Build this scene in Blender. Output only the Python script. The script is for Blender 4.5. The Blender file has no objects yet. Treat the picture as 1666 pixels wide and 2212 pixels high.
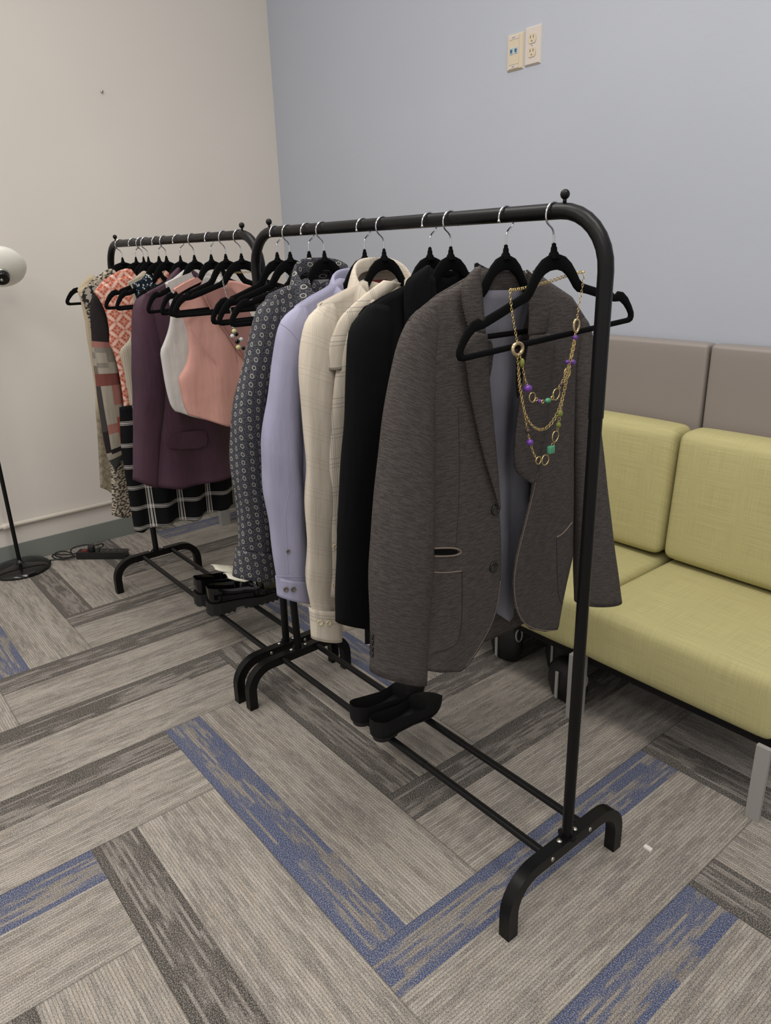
import bpy, math, random
from mathutils import Vector, Matrix
from mathutils.bvhtree import BVHTree
C = bpy.context.scene.collection
sin, cos, PI = math.sin, math.cos, math.pi
random.seed(4)

# ------------------------------------------------------------------ camera, light, exposure
CAM = (0.6981, -0.9984, 1.2638)
YAW, PITCH, ROLL, FPX = 2.4691, -0.3445, -0.0320, 1580.44
IW, IH = 1666, 2212
_f = Vector((cos(PITCH)*cos(YAW), cos(PITCH)*sin(YAW), sin(PITCH)))
_r0 = Vector((sin(YAW), -cos(YAW), 0)); _u0 = _r0.cross(_f)
_r = _r0*cos(ROLL) + _u0*sin(ROLL); _u = -_r0*sin(ROLL) + _u0*cos(ROLL)
cd = bpy.data.cameras.new('camera'); cam = bpy.data.objects.new('camera', cd); C.objects.link(cam)
cd.sensor_fit = 'HORIZONTAL'; cd.sensor_width = 36; cd.lens = FPX*36/IW; cd.clip_start = .02
M = Matrix((( _r.x, _u.x, -_f.x, CAM[0]), (_r.y, _u.y, -_f.y, CAM[1]), (_r.z, _u.z, -_f.z, CAM[2]), (0,0,0,1)))
cam.matrix_world = M
bpy.context.scene.camera = cam

def ray(px, py):
    return _f + _r*((px-IW/2)/FPX) - _u*((py-IH/2)/FPX)
def at(px, py, ax, v):            # the point seen at a pixel on the plane axis(ax) = v
    d = ray(px, py); t = (v-CAM[ax])/d[ax]
    return Vector(CAM)+d*t
def yz(X, pts):                   # pixel polyline -> (y, z) on the plane x = X
    return [(q.y, q.z) for q in (at(a, b, 0, X) for a, b in pts)]

sc = bpy.context.scene
sc.view_settings.view_transform = 'Standard'; sc.view_settings.look = 'None'
sc.view_settings.gamma = 1; sc.view_settings.exposure = 0.75; sc.view_settings.use_curve_mapping = False
wd = bpy.data.worlds.new('world'); sc.world = wd; wd.use_nodes = True
wd.node_tree.nodes['Background'].inputs[0].default_value = (1, .97, .93, 1)
wd.node_tree.nodes['Background'].inputs[1].default_value = .46
def area(loc, size, power, rot=(0,0,0), col=(1,.95,.88), sy=None):
    l = bpy.data.lights.new('ceiling_light', 'AREA'); l.energy = power; l.color = col
    l.shape = 'RECTANGLE'; l.size = size; l.size_y = sy or size
    o = bpy.data.objects.new('ceiling_light', l); C.objects.link(o); o.location = loc; o.rotation_euler = rot
    return o
area((-1.1, -.35, 2.85), 1.2, 10.5, sy=.6)
area((.5, -.2, 2.85), 1.2, 13, sy=.6)
area((-.9, -1.9, 2.85), 1.2, 12, sy=.6)
area((.9, -1.9, 2.85), 1.2, 12, sy=.6)

# ------------------------------------------------------------------ scaled facts
HR = 1.3112          # rail centre height
Y1 = -.0207          # rail of the near rack
Y2 = .010            # rail of the far rack
WALL_L, WALL_B = -2.68, 1.09

# ------------------------------------------------------------------ node expressions
class E:
    def __init__(s, nt, k): s.nt, s.k = nt, k
    def m(s, op, *a):
        n = s.nt.nodes.new('ShaderNodeMath'); n.operation = op
        for i, v in enumerate((s,)+a):
            if isinstance(v, E): s.nt.links.new(v.k, n.inputs[i])
            else: n.inputs[i].default_value = v
        return E(s.nt, n.outputs[0])
    def __add__(s, o): return s.m('ADD', o)
    __radd__ = __add__
    def __sub__(s, o): return s.m('SUBTRACT', o)
    def __rsub__(s, o): return (s*-1)+o
    def __mul__(s, o): return s.m('MULTIPLY', o)
    __rmul__ = __mul__
    def __truediv__(s, o): return s.m('DIVIDE', o)
    def floor(s): return s.m('FLOOR')
    def fract(s): return s.m('FRACT')
    def abs(s): return s.m('ABSOLUTE')
    def sin(s): return s.m('SINE')
    def lt(s, o): return s.m('LESS_THAN', o)
    def gt(s, o): return s.m('GREATER_THAN', o)
    def mx(s, o): return s.m('MAXIMUM', o)
    def mn(s, o): return s.m('MINIMUM', o)
    def sqrt(s): return s.m('SQRT')
    def near(s, v, w): return s.m('COMPARE', v, w)
    def step(s, a, b):      # smooth ramp 0..1 between a and b
        n = s.nt.nodes.new('ShaderNodeMapRange'); n.interpolation_type = 'SMOOTHSTEP'
        s.nt.links.new(s.k, n.inputs[0]); n.inputs[1].default_value = a; n.inputs[2].default_value = b
        return E(s.nt, n.outputs[0])
def mixc(nt, f, a, b):
    n = nt.nodes.new('ShaderNodeMix'); n.data_type = 'RGBA'
    if isinstance(f, E): nt.links.new(f.k, n.inputs[0])
    else: n.inputs[0].default_value = f
    for i, v in ((6, a), (7, b)):
        if isinstance(v, tuple): n.inputs[i].default_value = lin(v)
        else: nt.links.new(v, n.inputs[i])
    return n.outputs[2]
def lin(c):
    if len(c) == 4: return c
    return tuple(((x/255)/12.92 if x/255 <= .04045 else ((x/255+.055)/1.055)**2.4) for x in c)+(1,)
def vec(nt, x, y=0., z=0.):
    n = nt.nodes.new('ShaderNodeCombineXYZ')
    for i, v in enumerate((x, y, z)):
        if isinstance(v, E): nt.links.new(v.k, n.inputs[i])
        else: n.inputs[i].default_value = v
    return n.outputs[0]
def noise(nt, v, scale=1., detail=2., rough=.5):
    n = nt.nodes.new('ShaderNodeTexNoise'); n.inputs['Scale'].default_value = scale
    n.inputs['Detail'].default_value = detail; n.inputs['Roughness'].default_value = rough
    if v is not None: nt.links.new(v, n.inputs['Vector'])
    return E(nt, n.outputs[0])
def coords(nt, kind):
    n = nt.nodes.new('ShaderNodeTexCoord'); s = nt.nodes.new('ShaderNodeSeparateXYZ')
    nt.links.new(n.outputs[kind], s.inputs[0])
    return E(nt, s.outputs[0]), E(nt, s.outputs[1]), E(nt, s.outputs[2]), n.outputs[kind]
def material(name, colour=None, rough=.6, metal=0., bump=None, bstr=.3, bdist=.002, spec=None, sheen=0., alpha=None, trans=0., kind='UV', roughfn=None):
    m = bpy.data.materials.new(name); m.use_nodes = True; nt = m.node_tree
    b = nt.nodes['Principled BSDF']; b.inputs['Roughness'].default_value = rough; b.inputs['Metallic'].default_value = metal
    if spec is not None: b.inputs['Specular IOR Level'].default_value = spec
    if sheen: b.inputs['Sheen Weight'].default_value = sheen; b.inputs['Sheen Roughness'].default_value = .4
    if trans: b.inputs['Transmission Weight'].default_value = trans
    cs = coords(nt, kind)
    if callable(colour): nt.links.new(colour(nt, *cs), b.inputs['Base Color'])
    else: b.inputs['Base Color'].default_value = lin(colour)
    if bump:
        e = bump(nt, *cs); bn = nt.nodes.new('ShaderNodeBump'); bn.inputs['Strength'].default_value = bstr
        bn.inputs['Distance'].default_value = bdist
        nt.links.new(e.k, bn.inputs['Height']); nt.links.new(bn.outputs[0], b.inputs['Normal'])
    if alpha is not None:
        if callable(alpha): nt.links.new(alpha(nt, *cs).k, b.inputs['Alpha'])
        else: b.inputs['Alpha'].default_value = alpha
    return m
MT = {}
# --- walls
def wallcol(c, c2):
    def f(nt, x, y, z, v): return mixc(nt, noise(nt, v, 1.3, 3).step(.35, .65), c, c2)
    return f
wallb = lambda nt, x, y, z, v: noise(nt, v, 60, 3)
MT['wall_cream'] = material('cream_paint', wallcol((207,201,195), (203,197,191)), .75, bump=wallb, bstr=.08, bdist=.003, kind='Object')
MT['wall_blue'] = material('blue_grey_paint', wallcol((173,178,189), (170,175,186)), .55, bump=wallb, bstr=.12, bdist=.003, kind='Object')
MT['rubber_base'] = material('grey_green_rubber', (118,122,118), .5)
MT['white_paint'] = material('white_gloss_paint', (214,206,196), .4)
# --- carpet planks: herringbone of 1:3 planks, aligned with the walls
PW = .308
def carpet(nt, x, y, z, v):
    u = (x + .1452)/PW; w = (y + .4154)/PW
    i = u.floor(); j = w.floor(); s = (i+j).m('FLOORED_MODULO', 6.)
    isV = s.lt(2.5)
    def sel(a, b): return b + (a-b)*isV if isinstance(a, E) and isinstance(b, E) else None
    across = sel(u-i, w-j)
    idi = sel(i, i-(s-3.)); idj = sel(j-s, j)
    along = sel(w-idj, u-idi)
    pid = idi*3.17+idj*7.31+isV*1.7
    NR = 46.
    rib = (across*NR).floor(); rq = rib/NR
    st1 = noise(nt, vec(nt, rib*3.7+pid*11, along*3.2, pid), 1., 3, .65)
    st2 = noise(nt, vec(nt, rq*7+pid*5, along*.7, pid), 1., 2)
    fz = noise(nt, v, 420., 2, .7)
    base = mixc(nt, (st1*.7+st2*.4).step(.40, .72), (180,173,164), (122,117,112))
    base = mixc(nt, noise(nt, vec(nt, rib*9.1, along*2.3, pid+5), 1., 2).step(.5, .7)*.5, base, (170,158,143))
    # coloured band near one long edge of each plank
    d1 = noise(nt, vec(nt, rib*5.3+pid*2, along*2.2, pid+9), 1., 2, .6)
    band = rq.lt(.33)
    base = mixc(nt, band*.6, base, (112,107,105))
    heavy = noise(nt, vec(nt, (rib/4.).floor()*2.7, along*1.3, pid+3), 1., 2).step(.58, .63)
    edge = rq.lt(.045).mx(rq.near(.315, .03)*noise(nt, vec(nt, pid, along*2.5, 7.), 1., 1).step(.40, .46))
    lines = d1.step(.43, .58)*.85
    mask = (band*(lines.mx(heavy*.95))).mx(edge*.92).mn(1.)
    isB = None
    for V_, I, J in ((1,0,0),(1,1,-1),(1,-2,-4),(1,-8,2),(0,-3,0),(0,-8,-1),(0,-5,2)):
        q = idi.near(I, .4)*idj.near(J, .4)*isV.near(V_, .4)
        isB = q if isB is None else isB+q
    dark = mixc(nt, isB.mn(1.), (50,48,47), (44,70,120))
    c = mixc(nt, mask, base, dark)
    gap = ((across*NR).fract()-.5).abs().step(.24, .48)
    c = mixc(nt, gap*.6, c, (84,79,75))
    c = mixc(nt, fz.step(.45, .65)*.4, c, (214,206,196))
    c = mixc(nt, fz.step(.6, .42).m('MULTIPLY', .28), c, (60,56,53))
    seam = across.lt(.008).mx(across.gt(.992)).mx(along.lt(.008))
    return mixc(nt, seam*.35, c, (60,58,56))
def carpetb(nt, x, y, z, v):
    return noise(nt, v, 350., 3, .7)
MT['carpet'] = material('carpet_planks', carpet, .95, bump=carpetb, bstr=.6, bdist=.003, spec=.1, kind='Object')
# --- metals, plastics
MT['black_metal'] = material('black_powder_coat', (14,14,15), .36, spec=.22, bump=lambda nt,x,y,z,v: noise(nt, v, 900, 1), bstr=.04, kind='Object')
MT['screw'] = material('zinc_screw', (190,188,182), .3, 1.)
MT['hook'] = material('chrome_wire', (200,200,202), .16, 1.)
MT['velvet'] = material('black_velvet', (9,9,10), .95, spec=.1, bump=lambda nt,x,y,z,v: noise(nt, v, 700, 2), bstr=.2, kind='Object')
MT['ivory'] = material('ivory_plastic', (200,187,165), .4)
MT['white_plate'] = material('pale_plastic', (200,191,183), .35)
MT['slot'] = material('dark_slot', (96,80,62), .6)
MT['blue_jack'] = material('light_blue_jack', (150,186,214), .4)
MT['jack_hole'] = material('jack_hole', (62,82,104), .5)
MT['black_plastic'] = material('black_plastic', (22,22,24), .4)
MT['gloss_black'] = material('gloss_black', (10,10,11), .08)
MT['red_switch'] = material('red_switch', (120,30,26), .3)
MT['opal'] = material('opal_glass', (226,224,216), .35)
MT['grey_steel'] = material('grey_painted_steel', (150,148,145), .4)
MT['paper'] = material('white_paper', (225,222,214), .8)
# --- upholstery
def weave(c1, c2, s=1.):
    def f(nt, x, y, z, v):
        a = noise(nt, vec(nt, x*7*s, z*600*s+y*420, 0), 1., 2); b = noise(nt, vec(nt, x*500*s, z*9*s+y*7, 3), 1., 2)
        return mixc(nt, (a*.6+b*.4).step(.38, .62), c1, c2)
    return f
def weaveb(nt, x, y, z, v):
    return noise(nt, vec(nt, x*30, z*600+y*400, 0), 1., 2)
MT['green'] = material('lime_upholstery', weave((179,172,122), (165,158,112)), .85, bump=weaveb, bstr=.12, kind='Object')
MT['grey_vinyl'] = material('taupe_vinyl', (136,128,123), .42, kind='Object', bump=lambda nt,x,y,z,v: noise(nt, v, 8, 2), bstr=.1, bdist=.01)
# --- cloth
def clothb(s=1200, w=5):
    def f(nt, x, y, z, v):
        return noise(nt, v, s, 2)*.03 + noise(nt, vec(nt, x*22, y*5, 0), 1., 3)*w*.16 + noise(nt, vec(nt, x*9, y*16, 4), 1., 2)*w*.05
    return f
def plain(c, c2=None, sc_=4):
    c2 = c2 or tuple(int(k*.93) for k in c)
    def f(nt, x, y, z, v): return mixc(nt, noise(nt, v, sc_, 3).step(.35, .65), c, c2)
    return f
def cloth(name, col, rough=.9, b=None, bstr=.42, bdist=.02, **k):
    MT[name] = material(name, col, rough, bump=b or clothb(), bstr=bstr, bdist=bdist, spec=.15, **k)
def tweed(nt, x, y, z, v):
    tw = ((x*.8+y*.62)*440 + noise(nt, v, 45., 2)*1.2).fract()
    a = noise(nt, vec(nt, x*45, y*380, 0), 1., 3, .7)
    b = noise(nt, v, 900., 2, .8)
    c = mixc(nt, (tw-.5).abs().step(.12, .4), (36,33,33), (102,95,92))
    c = mixc(nt, a.step(.42, .58)*.7, c, (50,47,47))
    return mixc(nt, b.step(.6, .72)*.75, c, (150,143,137))
cloth('tweed', tweed, b=lambda nt,x,y,z,v: ((x*.8+y*.62)*440).fract()*.4+noise(nt, v, 500, 3), bstr=.5, bdist=.002)
MT['tweed_edge'] = material('tweed_edge', (112,98,86), .9)
cloth('lining', plain((128,128,138), (112,112,122)), .45)
cloth('black_cloth', plain((12,12,14), (9,9,11)))
cloth('navy_cloth', plain((18,20,28)))
cloth('lavender', plain((154,153,176), (145,144,168)), .8)
MT['lining_dark'] = material('dark_stitching', (30,28,28), .9)
def cell(e, p): return (e/p).floor(), ((e/p).fract()-.5)*p
def rings(nt, x, y, z, v):
    p, q = .0178, .0178
    wx = x + noise(nt, vec(nt, y*5, x*5, 0), 1., 1)*.01
    col = (wx/p).floor(); off = col.m('FLOORED_MODULO', 2.)*(q*.5)
    dx = ((wx/p).fract()-.5)*p; dy = (((y+off)/q).fract()-.5)*q
    r = (dx*dx*1.5+dy*dy*.9).sqrt()
    ring = (r-.0038).abs().step(.0012, .0005)
    dot = r.step(.0014, .0008)*.3
    bg = mixc(nt, noise(nt, v, 420., 2, .8).step(.42, .6), (32,33,39), (88,89,96))
    c = mixc(nt, (r-.0054).step(.0, -.001)*.6, bg, (30,30,36))
    return mixc(nt, ring.mx(dot)*.85, c, (172,168,160))
cloth('ring_print', rings, .75)
CPL = .2
def creamplaid(nt, x, y, z, v):
    a = ((x/.052).fract()-.5).abs(); b = ((y/.06).fract()-.5).abs(); b2 = ((y/.06+.18).fract()-.5).abs(); b3 = ((y/.06+.30).fract()-.5).abs()
    l = a.lt(.012).mx((a-.07).abs().lt(.01)).mx(b.lt(.012)).mx(b2.lt(.012)).mx(b3.lt(.01))
    c = mixc(nt, noise(nt, v, 3, 2).step(.35, .65), (200,190,175), (192,182,168))
    return mixc(nt, l*CPL, c, (96,98,104))
cloth('cream_plaid', creamplaid, .85)
CPL = .55
cloth('cream_plaid_bold', creamplaid, .85)
cloth('cream_cloth', plain((200,190,176), (192,182,169)), .85)
cloth('plum', plain((74,52,64), (64,45,56)), .42)
cloth('pink', plain((196,148,138), (188,140,130)), .7)
cloth('mauve_pink', plain((170,126,120)), .7)
cloth('white_cloth', plain((196,194,190), (188,186,183)), .8)
cloth('beige', plain((176,163,140), (164,152,130)), .85)
def ribbed(nt, x, y, z, v): return mixc(nt, ((x/.006).fract()-.5).abs().step(.2, .45)*.6, (176,166,150), (140,131,118))
cloth('ribbed_beige', ribbed)
def coral(nt, x, y, z, v):
    p = .052
    a = ((x+y)/p).fract()-.5; b = ((x-y)/p).fract()-.5
    # petals along the diamond grid
    ea = (a.abs()*-1+.5); eb = (b.abs()*-1+.5)
    pet = (ea - (b*b*-.5+.12)*1.).lt(0.).mx((eb-(a*a*-.5+.12)).lt(0.))
    fa = ((a*4.).fract()-.5).abs(); fb = ((b*4.).fract()-.5).abs()
    lat = fa.lt(.09).mx(fb.lt(.09))*.8
    star = (a.abs()+b.abs()).lt(.1)
    c = mixc(nt, lat.mx(star), (172,92,74), (206,164,148))
    return mixc(nt, pet, c, (214,178,164))
cloth('coral_print', coral, .85)
def snake(nt, x, y, z, v):
    n = noise(nt, vec(nt, x*90+y*30, y*150-x*50, 0), 1., 2, .6)
    return mixc(nt, n.step(.47, .53), (62,56,50), (176,166,150))
cloth('snake_print', snake)
def floral(nt, x, y, z, v):
    n = nt.nodes.new('ShaderNodeTexVoronoi'); n.inputs['Scale'].default_value = 130; nt.links.new(v, n.inputs['Vector'])
    return mixc(nt, E(nt, n.outputs[0]).step(.42, .3), (24,34,46), (190,200,196))
cloth('navy_floral', floral)
def paisley(nt, x, y, z, v):
    n = noise(nt, v, 60, 4, .7)
    low = y.step(.78, .70)
    c = mixc(nt, n.step(.4, .6), (148,138,118), (118,110,94))
    return mixc(nt, low, (176,162,138), c)
cloth('beige_paisley', paisley)
def bwplaid(nt, x, y, z, v):
    def ln(e, p): 
        a = ((e/p).fract()-.5).abs(); return a.lt(.028).mx((a-.075).abs().lt(.014))
    a = ln(x, .105); b = ln(y+x*.02, .072)
    return mixc(nt, (a+b)*.5, (14,14,16), (214,208,204))
cloth('black_white_plaid', bwplaid)
def patch(nt, x, y, z, v):
    # coloured blocks printed on a sheer blouse: v runs with height
    def ramp(e, stops):
        r = nt.nodes.new('ShaderNodeValToRGB'); r.color_ramp.interpolation = 'CONSTANT'; nt.links.new(e.k, r.inputs[0])
        el = r.color_ramp.elements
        while len(el) > 1: el.remove(el[-1])
        el[0].position = 0; el[0].color = lin(stops[0][1])
        for p, c in stops[1:]: el.new(p).color = lin(c)
        return r.outputs[0]
    BK, GR, LG, RS, DR, OR = (34,31,32), (122,117,108), (150,142,130), (146,100,92), (112,66,60), (150,84,66)
    e = (y-.6)/.6
    cA = ramp(e, [(0,(60,62,62)),(.023,LG),(.05,BK),(.075,LG),(.163,RS),(.215,LG),(.43,DR),(.50,LG),(.53,GR),(.557,LG),(.61,GR),(.64,RS),(.67,BK)])
    cB = ramp(e, [(0,(60,62,62)),(.023,LG),(.06,BK),(.18,(58,54,54)),(.43,DR),(.50,(104,96,90)),(.54,LG),(.58,GR),(.61,LG),(.64,RS),(.67,BK)])
    cC = ramp(e, [(0,BK),(.05,OR),(.25,LG),(.32,RS),(.43,DR),(.50,LG),(.56,GR),(.64,RS),(.67,BK)])
    c = mixc(nt, x.gt(-.203), cB, cA); c = mixc(nt, x.gt(-.168), c, cC)
    fade = noise(nt, vec(nt, x*40, y*4, 0), 1., 3).step(.4, .7)*.3
    return mixc(nt, fade, c, (44,40,40))
cloth('patchwork', patch, .8)
cloth('grey_abstract', lambda nt,x,y,z,v: mixc(nt, noise(nt, v, 55, 1).step(.48,.5), (44,42,42), (158,150,140)))
MT['gold'] = material('gold_chain', (206,182,128), .25, 1.)
MT['purple_bead'] = material('purple_bead', (98,52,142), .2)
MT['jade_bead'] = material('jade_bead', (74,146,112), .3)
MT['olive_bead'] = material('olive_glass_bead', (112,120,52), .1)
MT['brown_bead'] = material('brown_bead', (52,38,36), .3)
MT['crystal'] = material('crystal_ring', (188,168,132), .25, .8)
MT['milky_bead'] = material('milky_bead', (196,204,206), .2)
MT['yellow_bead'] = material('yellow_bead', (206,204,150), .25)
MT['black_bead'] = material('black_bead', (10,10,12), .1)
MT['suede'] = material('black_suede', (15,15,16), .8, bump=lambda nt,x,y,z,v: noise(nt, v, 500, 2), bstr=.15, kind='Object', spec=.25)
MT['insole'] = material('black_insole', (30,30,30), .35)
MT['patent'] = material('black_patent_leather', (8,8,9), .09)
MT['rubber'] = material('black_rubber', (13,13,14), .6)
MT['cream_leather'] = material('cream_leather', (216,212,196), .35)
MT['button_shell'] = material('shell_button', (196,184,156), .25)
MT['button_grey'] = material('grey_button', (92,86,82), .25)
MT['button_black'] = material('black_button', (22,20,20), .25)
MT['label_white'] = material('label_white', (176,178,180), .7)
MT['label_red'] = material('label_red', (110,30,34), .7)
MT['label_navy'] = material('label_navy', (44,42,52), .7)
MT['thread'] = material('label_thread', (150,128,120), .7)
MT['print_ink'] = material('print_ink', (40,42,50), .7)

# ------------------------------------------------------------------ mesh helpers
class MB:
    def __init__(s): s.v, s.f, s.uv = [], [], None
    def add(s, vs, fs):
        o = len(s.v); s.v += [tuple(p) for p in vs]; s.f += [tuple(o+i for i in f) for f in fs]; return s
    def box(s, lo, hi):
        x0,y0,z0 = lo; x1,y1,z1 = hi
        return s.add([(x0,y0,z0),(x1,y0,z0),(x1,y1,z0),(x0,y1,z0),(x0,y0,z1),(x1,y0,z1),(x1,y1,z1),(x0,y1,z1)],
                     [(0,3,2,1),(4,5,6,7),(0,1,5,4),(1,2,6,5),(2,3,7,6),(3,0,4,7)])
    def tube(s, path, r, n=10, closed=False, flat=None, up=(0,0,1)):
        P = [Vector(p) for p in path]; k = len(P); R = r if isinstance(r, (list, tuple)) else [r]*k
        vs = []; t0 = None; N = None
        for i in range(k):
            a = P[(i-1) % k] if closed or i > 0 else P[i]; b = P[(i+1) % k] if closed or i < k-1 else P[i]
            t = (b-a).normalized()
            if N is None:
                N = Vector(up); 
                if abs(N.dot(t)) > .95: N = Vector((0,1,0)) if abs(t.y) < .9 else Vector((1,0,0))
            N = (N-t*N.dot(t)).normalized(); B = t.cross(N)
            for j in range(n):
                a_ = 2*PI*j/n; vs.append(P[i]+(N*cos(a_)+B*sin(a_)*(flat or 1))*R[i])
        fs = []
        for i in range(k if closed else k-1):
            for j in range(n):
                i2 = (i+1) % k
                fs.append((i*n+j, i*n+(j+1) % n, i2*n+(j+1) % n, i2*n+j))
        if not closed: fs += [tuple(range(n))[::-1], tuple((k-1)*n+j for j in range(n))]
        return s.add(vs, fs)
    def lathe(s, prof, n=32, o=(0,0,0), ax=2, sq=1.):
        vs = []
        for r, h in prof:
            for j in range(n):
                a = 2*PI*j/n; p = [r*cos(a), r*sin(a)*sq, h]
                if ax == 0: p = [h, r*cos(a), r*sin(a)*sq]
                if ax == 1: p = [r*cos(a), h, r*sin(a)*sq]
                vs.append((p[0]+o[0], p[1]+o[1], p[2]+o[2]))
        k = len(prof)
        fs = [(i*n+j, i*n+(j+1) % n, (i+1)*n+(j+1) % n, (i+1)*n+j) for i in range(k-1) for j in range(n)]
        fs += [tuple(range(n))[::-1], tuple((k-1)*n+j for j in range(n))]
        return s.add(vs, fs)
    def ball(s, c, r, n=12, sc_=(1,1,1)):
        vs = []; m = n//2+1
        for i in range(m+1):
            t = PI*i/m
            for j in range(n):
                a = 2*PI*j/n; vs.append((c[0]+r*sc_[0]*sin(t)*cos(a), c[1]+r*sc_[1]*sin(t)*sin(a), c[2]+r*sc_[2]*cos(t)))
        fs = [(i*n+j, (i+1)*n+j, (i+1)*n+(j+1) % n, i*n+(j+1) % n) for i in range(m) for j in range(n)]
        return s.add(vs, fs)
    def sweep(s, path, prof, closed=False, side=(1,0,0)):   # prof: (a along side, b along in-plane normal)
        P = [Vector(p) for p in path]; k = len(P); S = Vector(side); vs = []; n = len(prof)
        for i in range(k):
            a = P[(i-1) % k] if closed or i > 0 else P[i]; b = P[(i+1) % k] if closed or i < k-1 else P[i]
            t = (b-a).normalized(); N = S.cross(t).normalized()
            vs += [P[i]+S*p[0]+N*p[1] for p in prof]
        fs = [(i*n+j, i*n+(j+1) % n, ((i+1) % k)*n+(j+1) % n, ((i+1) % k)*n+j) for i in range(k if closed else k-1) for j in range(n)]
        if not closed: fs += [tuple(range(n))[::-1], tuple((k-1)*n+j for j in range(n))]
        return s.add(vs, fs)
    def build(s, name, mat, parent=None, smooth=True, bevel=0, solid=0, sub=0, origin=None, angle=None, merge=False):
        me = bpy.data.meshes.new(name); vs = s.v
        if origin: vs = [(a-origin[0], b-origin[1], c-origin[2]) for a, b, c in vs]
        me.from_pydata(vs, [], s.f)
        if s.uv:
            ul = me.uv_layers.new(name='UVMap')
            for lp in me.loops: ul.data[lp.index].uv = s.uv[lp.vertex_index]
        mats = mat if isinstance(mat, list) else [mat]
        for q in mats: me.materials.append(MT[q])
        if merge:
            import bmesh
            b = bmesh.new(); b.from_mesh(me); bmesh.ops.remove_doubles(b, verts=b.verts, dist=1e-5); bmesh.ops.recalc_face_normals(b, faces=b.faces); b.to_mesh(me); b.free()
        if smooth: me.polygons.foreach_set('use_smooth', [True]*len(me.polygons))
        o = bpy.data.objects.new(name, me); C.objects.link(o)
        if origin: o.location = origin
        if parent is not None:
            o.parent = parent; o.matrix_parent_inverse = world(parent).inverted()
        if smooth and angle is not None:
            e = o.modifiers.new('edge', 'EDGE_SPLIT'); e.split_angle = angle
        if bevel: m = o.modifiers.new('bevel', 'BEVEL'); m.width = bevel; m.segments = 3; m.limit_method = 'ANGLE'; m.angle_limit = .6
        if solid: m = o.modifiers.new('solid', 'SOLIDIFY'); m.thickness = solid; m.offset = 0
        if sub: m = o.modifiers.new('sub', 'SUBSURF'); m.levels = sub; m.render_levels = sub
        return o
def world(o):
    return (world(o.parent) @ o.matrix_parent_inverse @ o.matrix_basis) if o.parent else o.matrix_basis.copy()
def tag(o, label=None, cat=None, group=None, kind=None):
    if label: o['label'] = label
    if cat: o['category'] = cat
    if group: o['group'] = group
    if kind: o['kind'] = kind
    return o
def thing(name, loc, label, cat, group=None, rot=(0,0,0)):
    o = bpy.data.objects.new(name, None); C.objects.link(o); o.location = loc; o.rotation_euler = rot
    o.empty_display_size = .02
    return tag(o, label, cat, group)
def smoothp(P, n=2):
    P = [tuple(p) for p in P]
    for _ in range(n):
        Q = [P[0]]
        for a, b in zip(P, P[1:]):
            Q += [tuple(x*.75+y*.25 for x, y in zip(a, b)), tuple(x*.25+y*.75 for x, y in zip(a, b))]
        P = Q+[P[-1]]
    return P
def resample(P, n):
    P = [Vector(p if len(p) == 3 else (p[0], p[1], 0)) for p in P]
    L = [0]
    for a, b in zip(P, P[1:]): L.append(L[-1]+(b-a).length)
    out = []; k = 0
    for i in range(n):
        t = L[-1]*i/(n-1)
        while k < len(L)-2 and L[k+1] < t: k += 1
        d = L[k+1]-L[k]; out.append(P[k].lerp(P[k+1], (t-L[k])/d if d > 1e-9 else 0))
    return out
def text(s, size, loc, mat, parent, name, rotm):
    cu = bpy.data.curves.new('text', 'FONT'); cu.body = s; cu.size = size; cu.extrude = .0002; cu.align_x = 'CENTER'; cu.align_y = 'CENTER'
    t = bpy.data.objects.new('text', cu); C.objects.link(t)
    bpy.context.view_layer.update()
    me = bpy.data.meshes.new_from_object(t); bpy.data.objects.remove(t)
    me.materials.clear(); me.materials.append(MT[mat])
    me.transform(Matrix.Translation(loc) @ rotm)
    o = bpy.data.objects.new(name, me); C.objects.link(o)
    if parent is not None: o.parent = parent; o.matrix_parent_inverse = world(parent).inverted()
    return o

def surf(objs, pts, off=.001):
    """points on the surface of some parts, seen from the room, lifted by off; with normals"""
    out = []
    trees = [BVHTree.FromPolygons([v.co for v in o.data.vertices], [p.vertices for p in o.data.polygons]) for o in objs]
    for a, b in pts:
        d = ray(a, b).normalized(); best = None
        for tr in trees:
            h = tr.ray_cast(Vector(CAM), d)
            if h[0] is not None and (best is None or h[3] < best[3]): best = h
        if best:
            n = best[1] if best[1].dot(d) < 0 else -best[1]
            out.append((best[0]+n*off, n))
    return out
def stitch(name, mat, parent, objs, pts, r=.001, off=.0006, sm=3):
    P = [p for p, n in surf(objs, smoothp(pts, sm), off)]
    if len(P) > 1: return MB().tube(P, r, 6).build(name, mat, parent)
def kids(t, *names): return [o for o in t.children if o.name.split('.')[0] in names]

# ------------------------------------------------------------------ the setting
tag(MB().box((-2.9,-3.6,-.05), (3.2,1.3,0)).build('floor', 'carpet', smooth=False), 'grey carpet planks laid in herringbone with blue and black bands', kind='structure')
tag(MB().box((-2.8,-3.6,0), (WALL_L,1.3,3.0)).build('wall_left', 'wall_cream', smooth=False), 'cream painted wall behind the floor lamp', kind='structure')
tag(MB().box((WALL_L,WALL_B,0), (3.2,1.21,3.0)).build('wall_back', 'wall_blue', smooth=False), 'blue grey painted wall behind the sofa', kind='structure')
tag(MB().box((WALL_L,-3.6,0), (WALL_L+.006,WALL_B,.089)).build('baseboard_left', 'rubber_base', smooth=False, bevel=.002), 'grey green rubber baseboard', kind='structure')
tag(MB().box((WALL_L+.006,WALL_B-.006,0), (3.2,WALL_B,.089)).build('baseboard_back', 'rubber_base', smooth=False, bevel=.002), 'grey green rubber baseboard', kind='structure')
t = thing('wall_conduit', (WALL_L,-1,.18), 'thin white painted pipe running along the cream wall above the baseboard', 'pipe')
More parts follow.
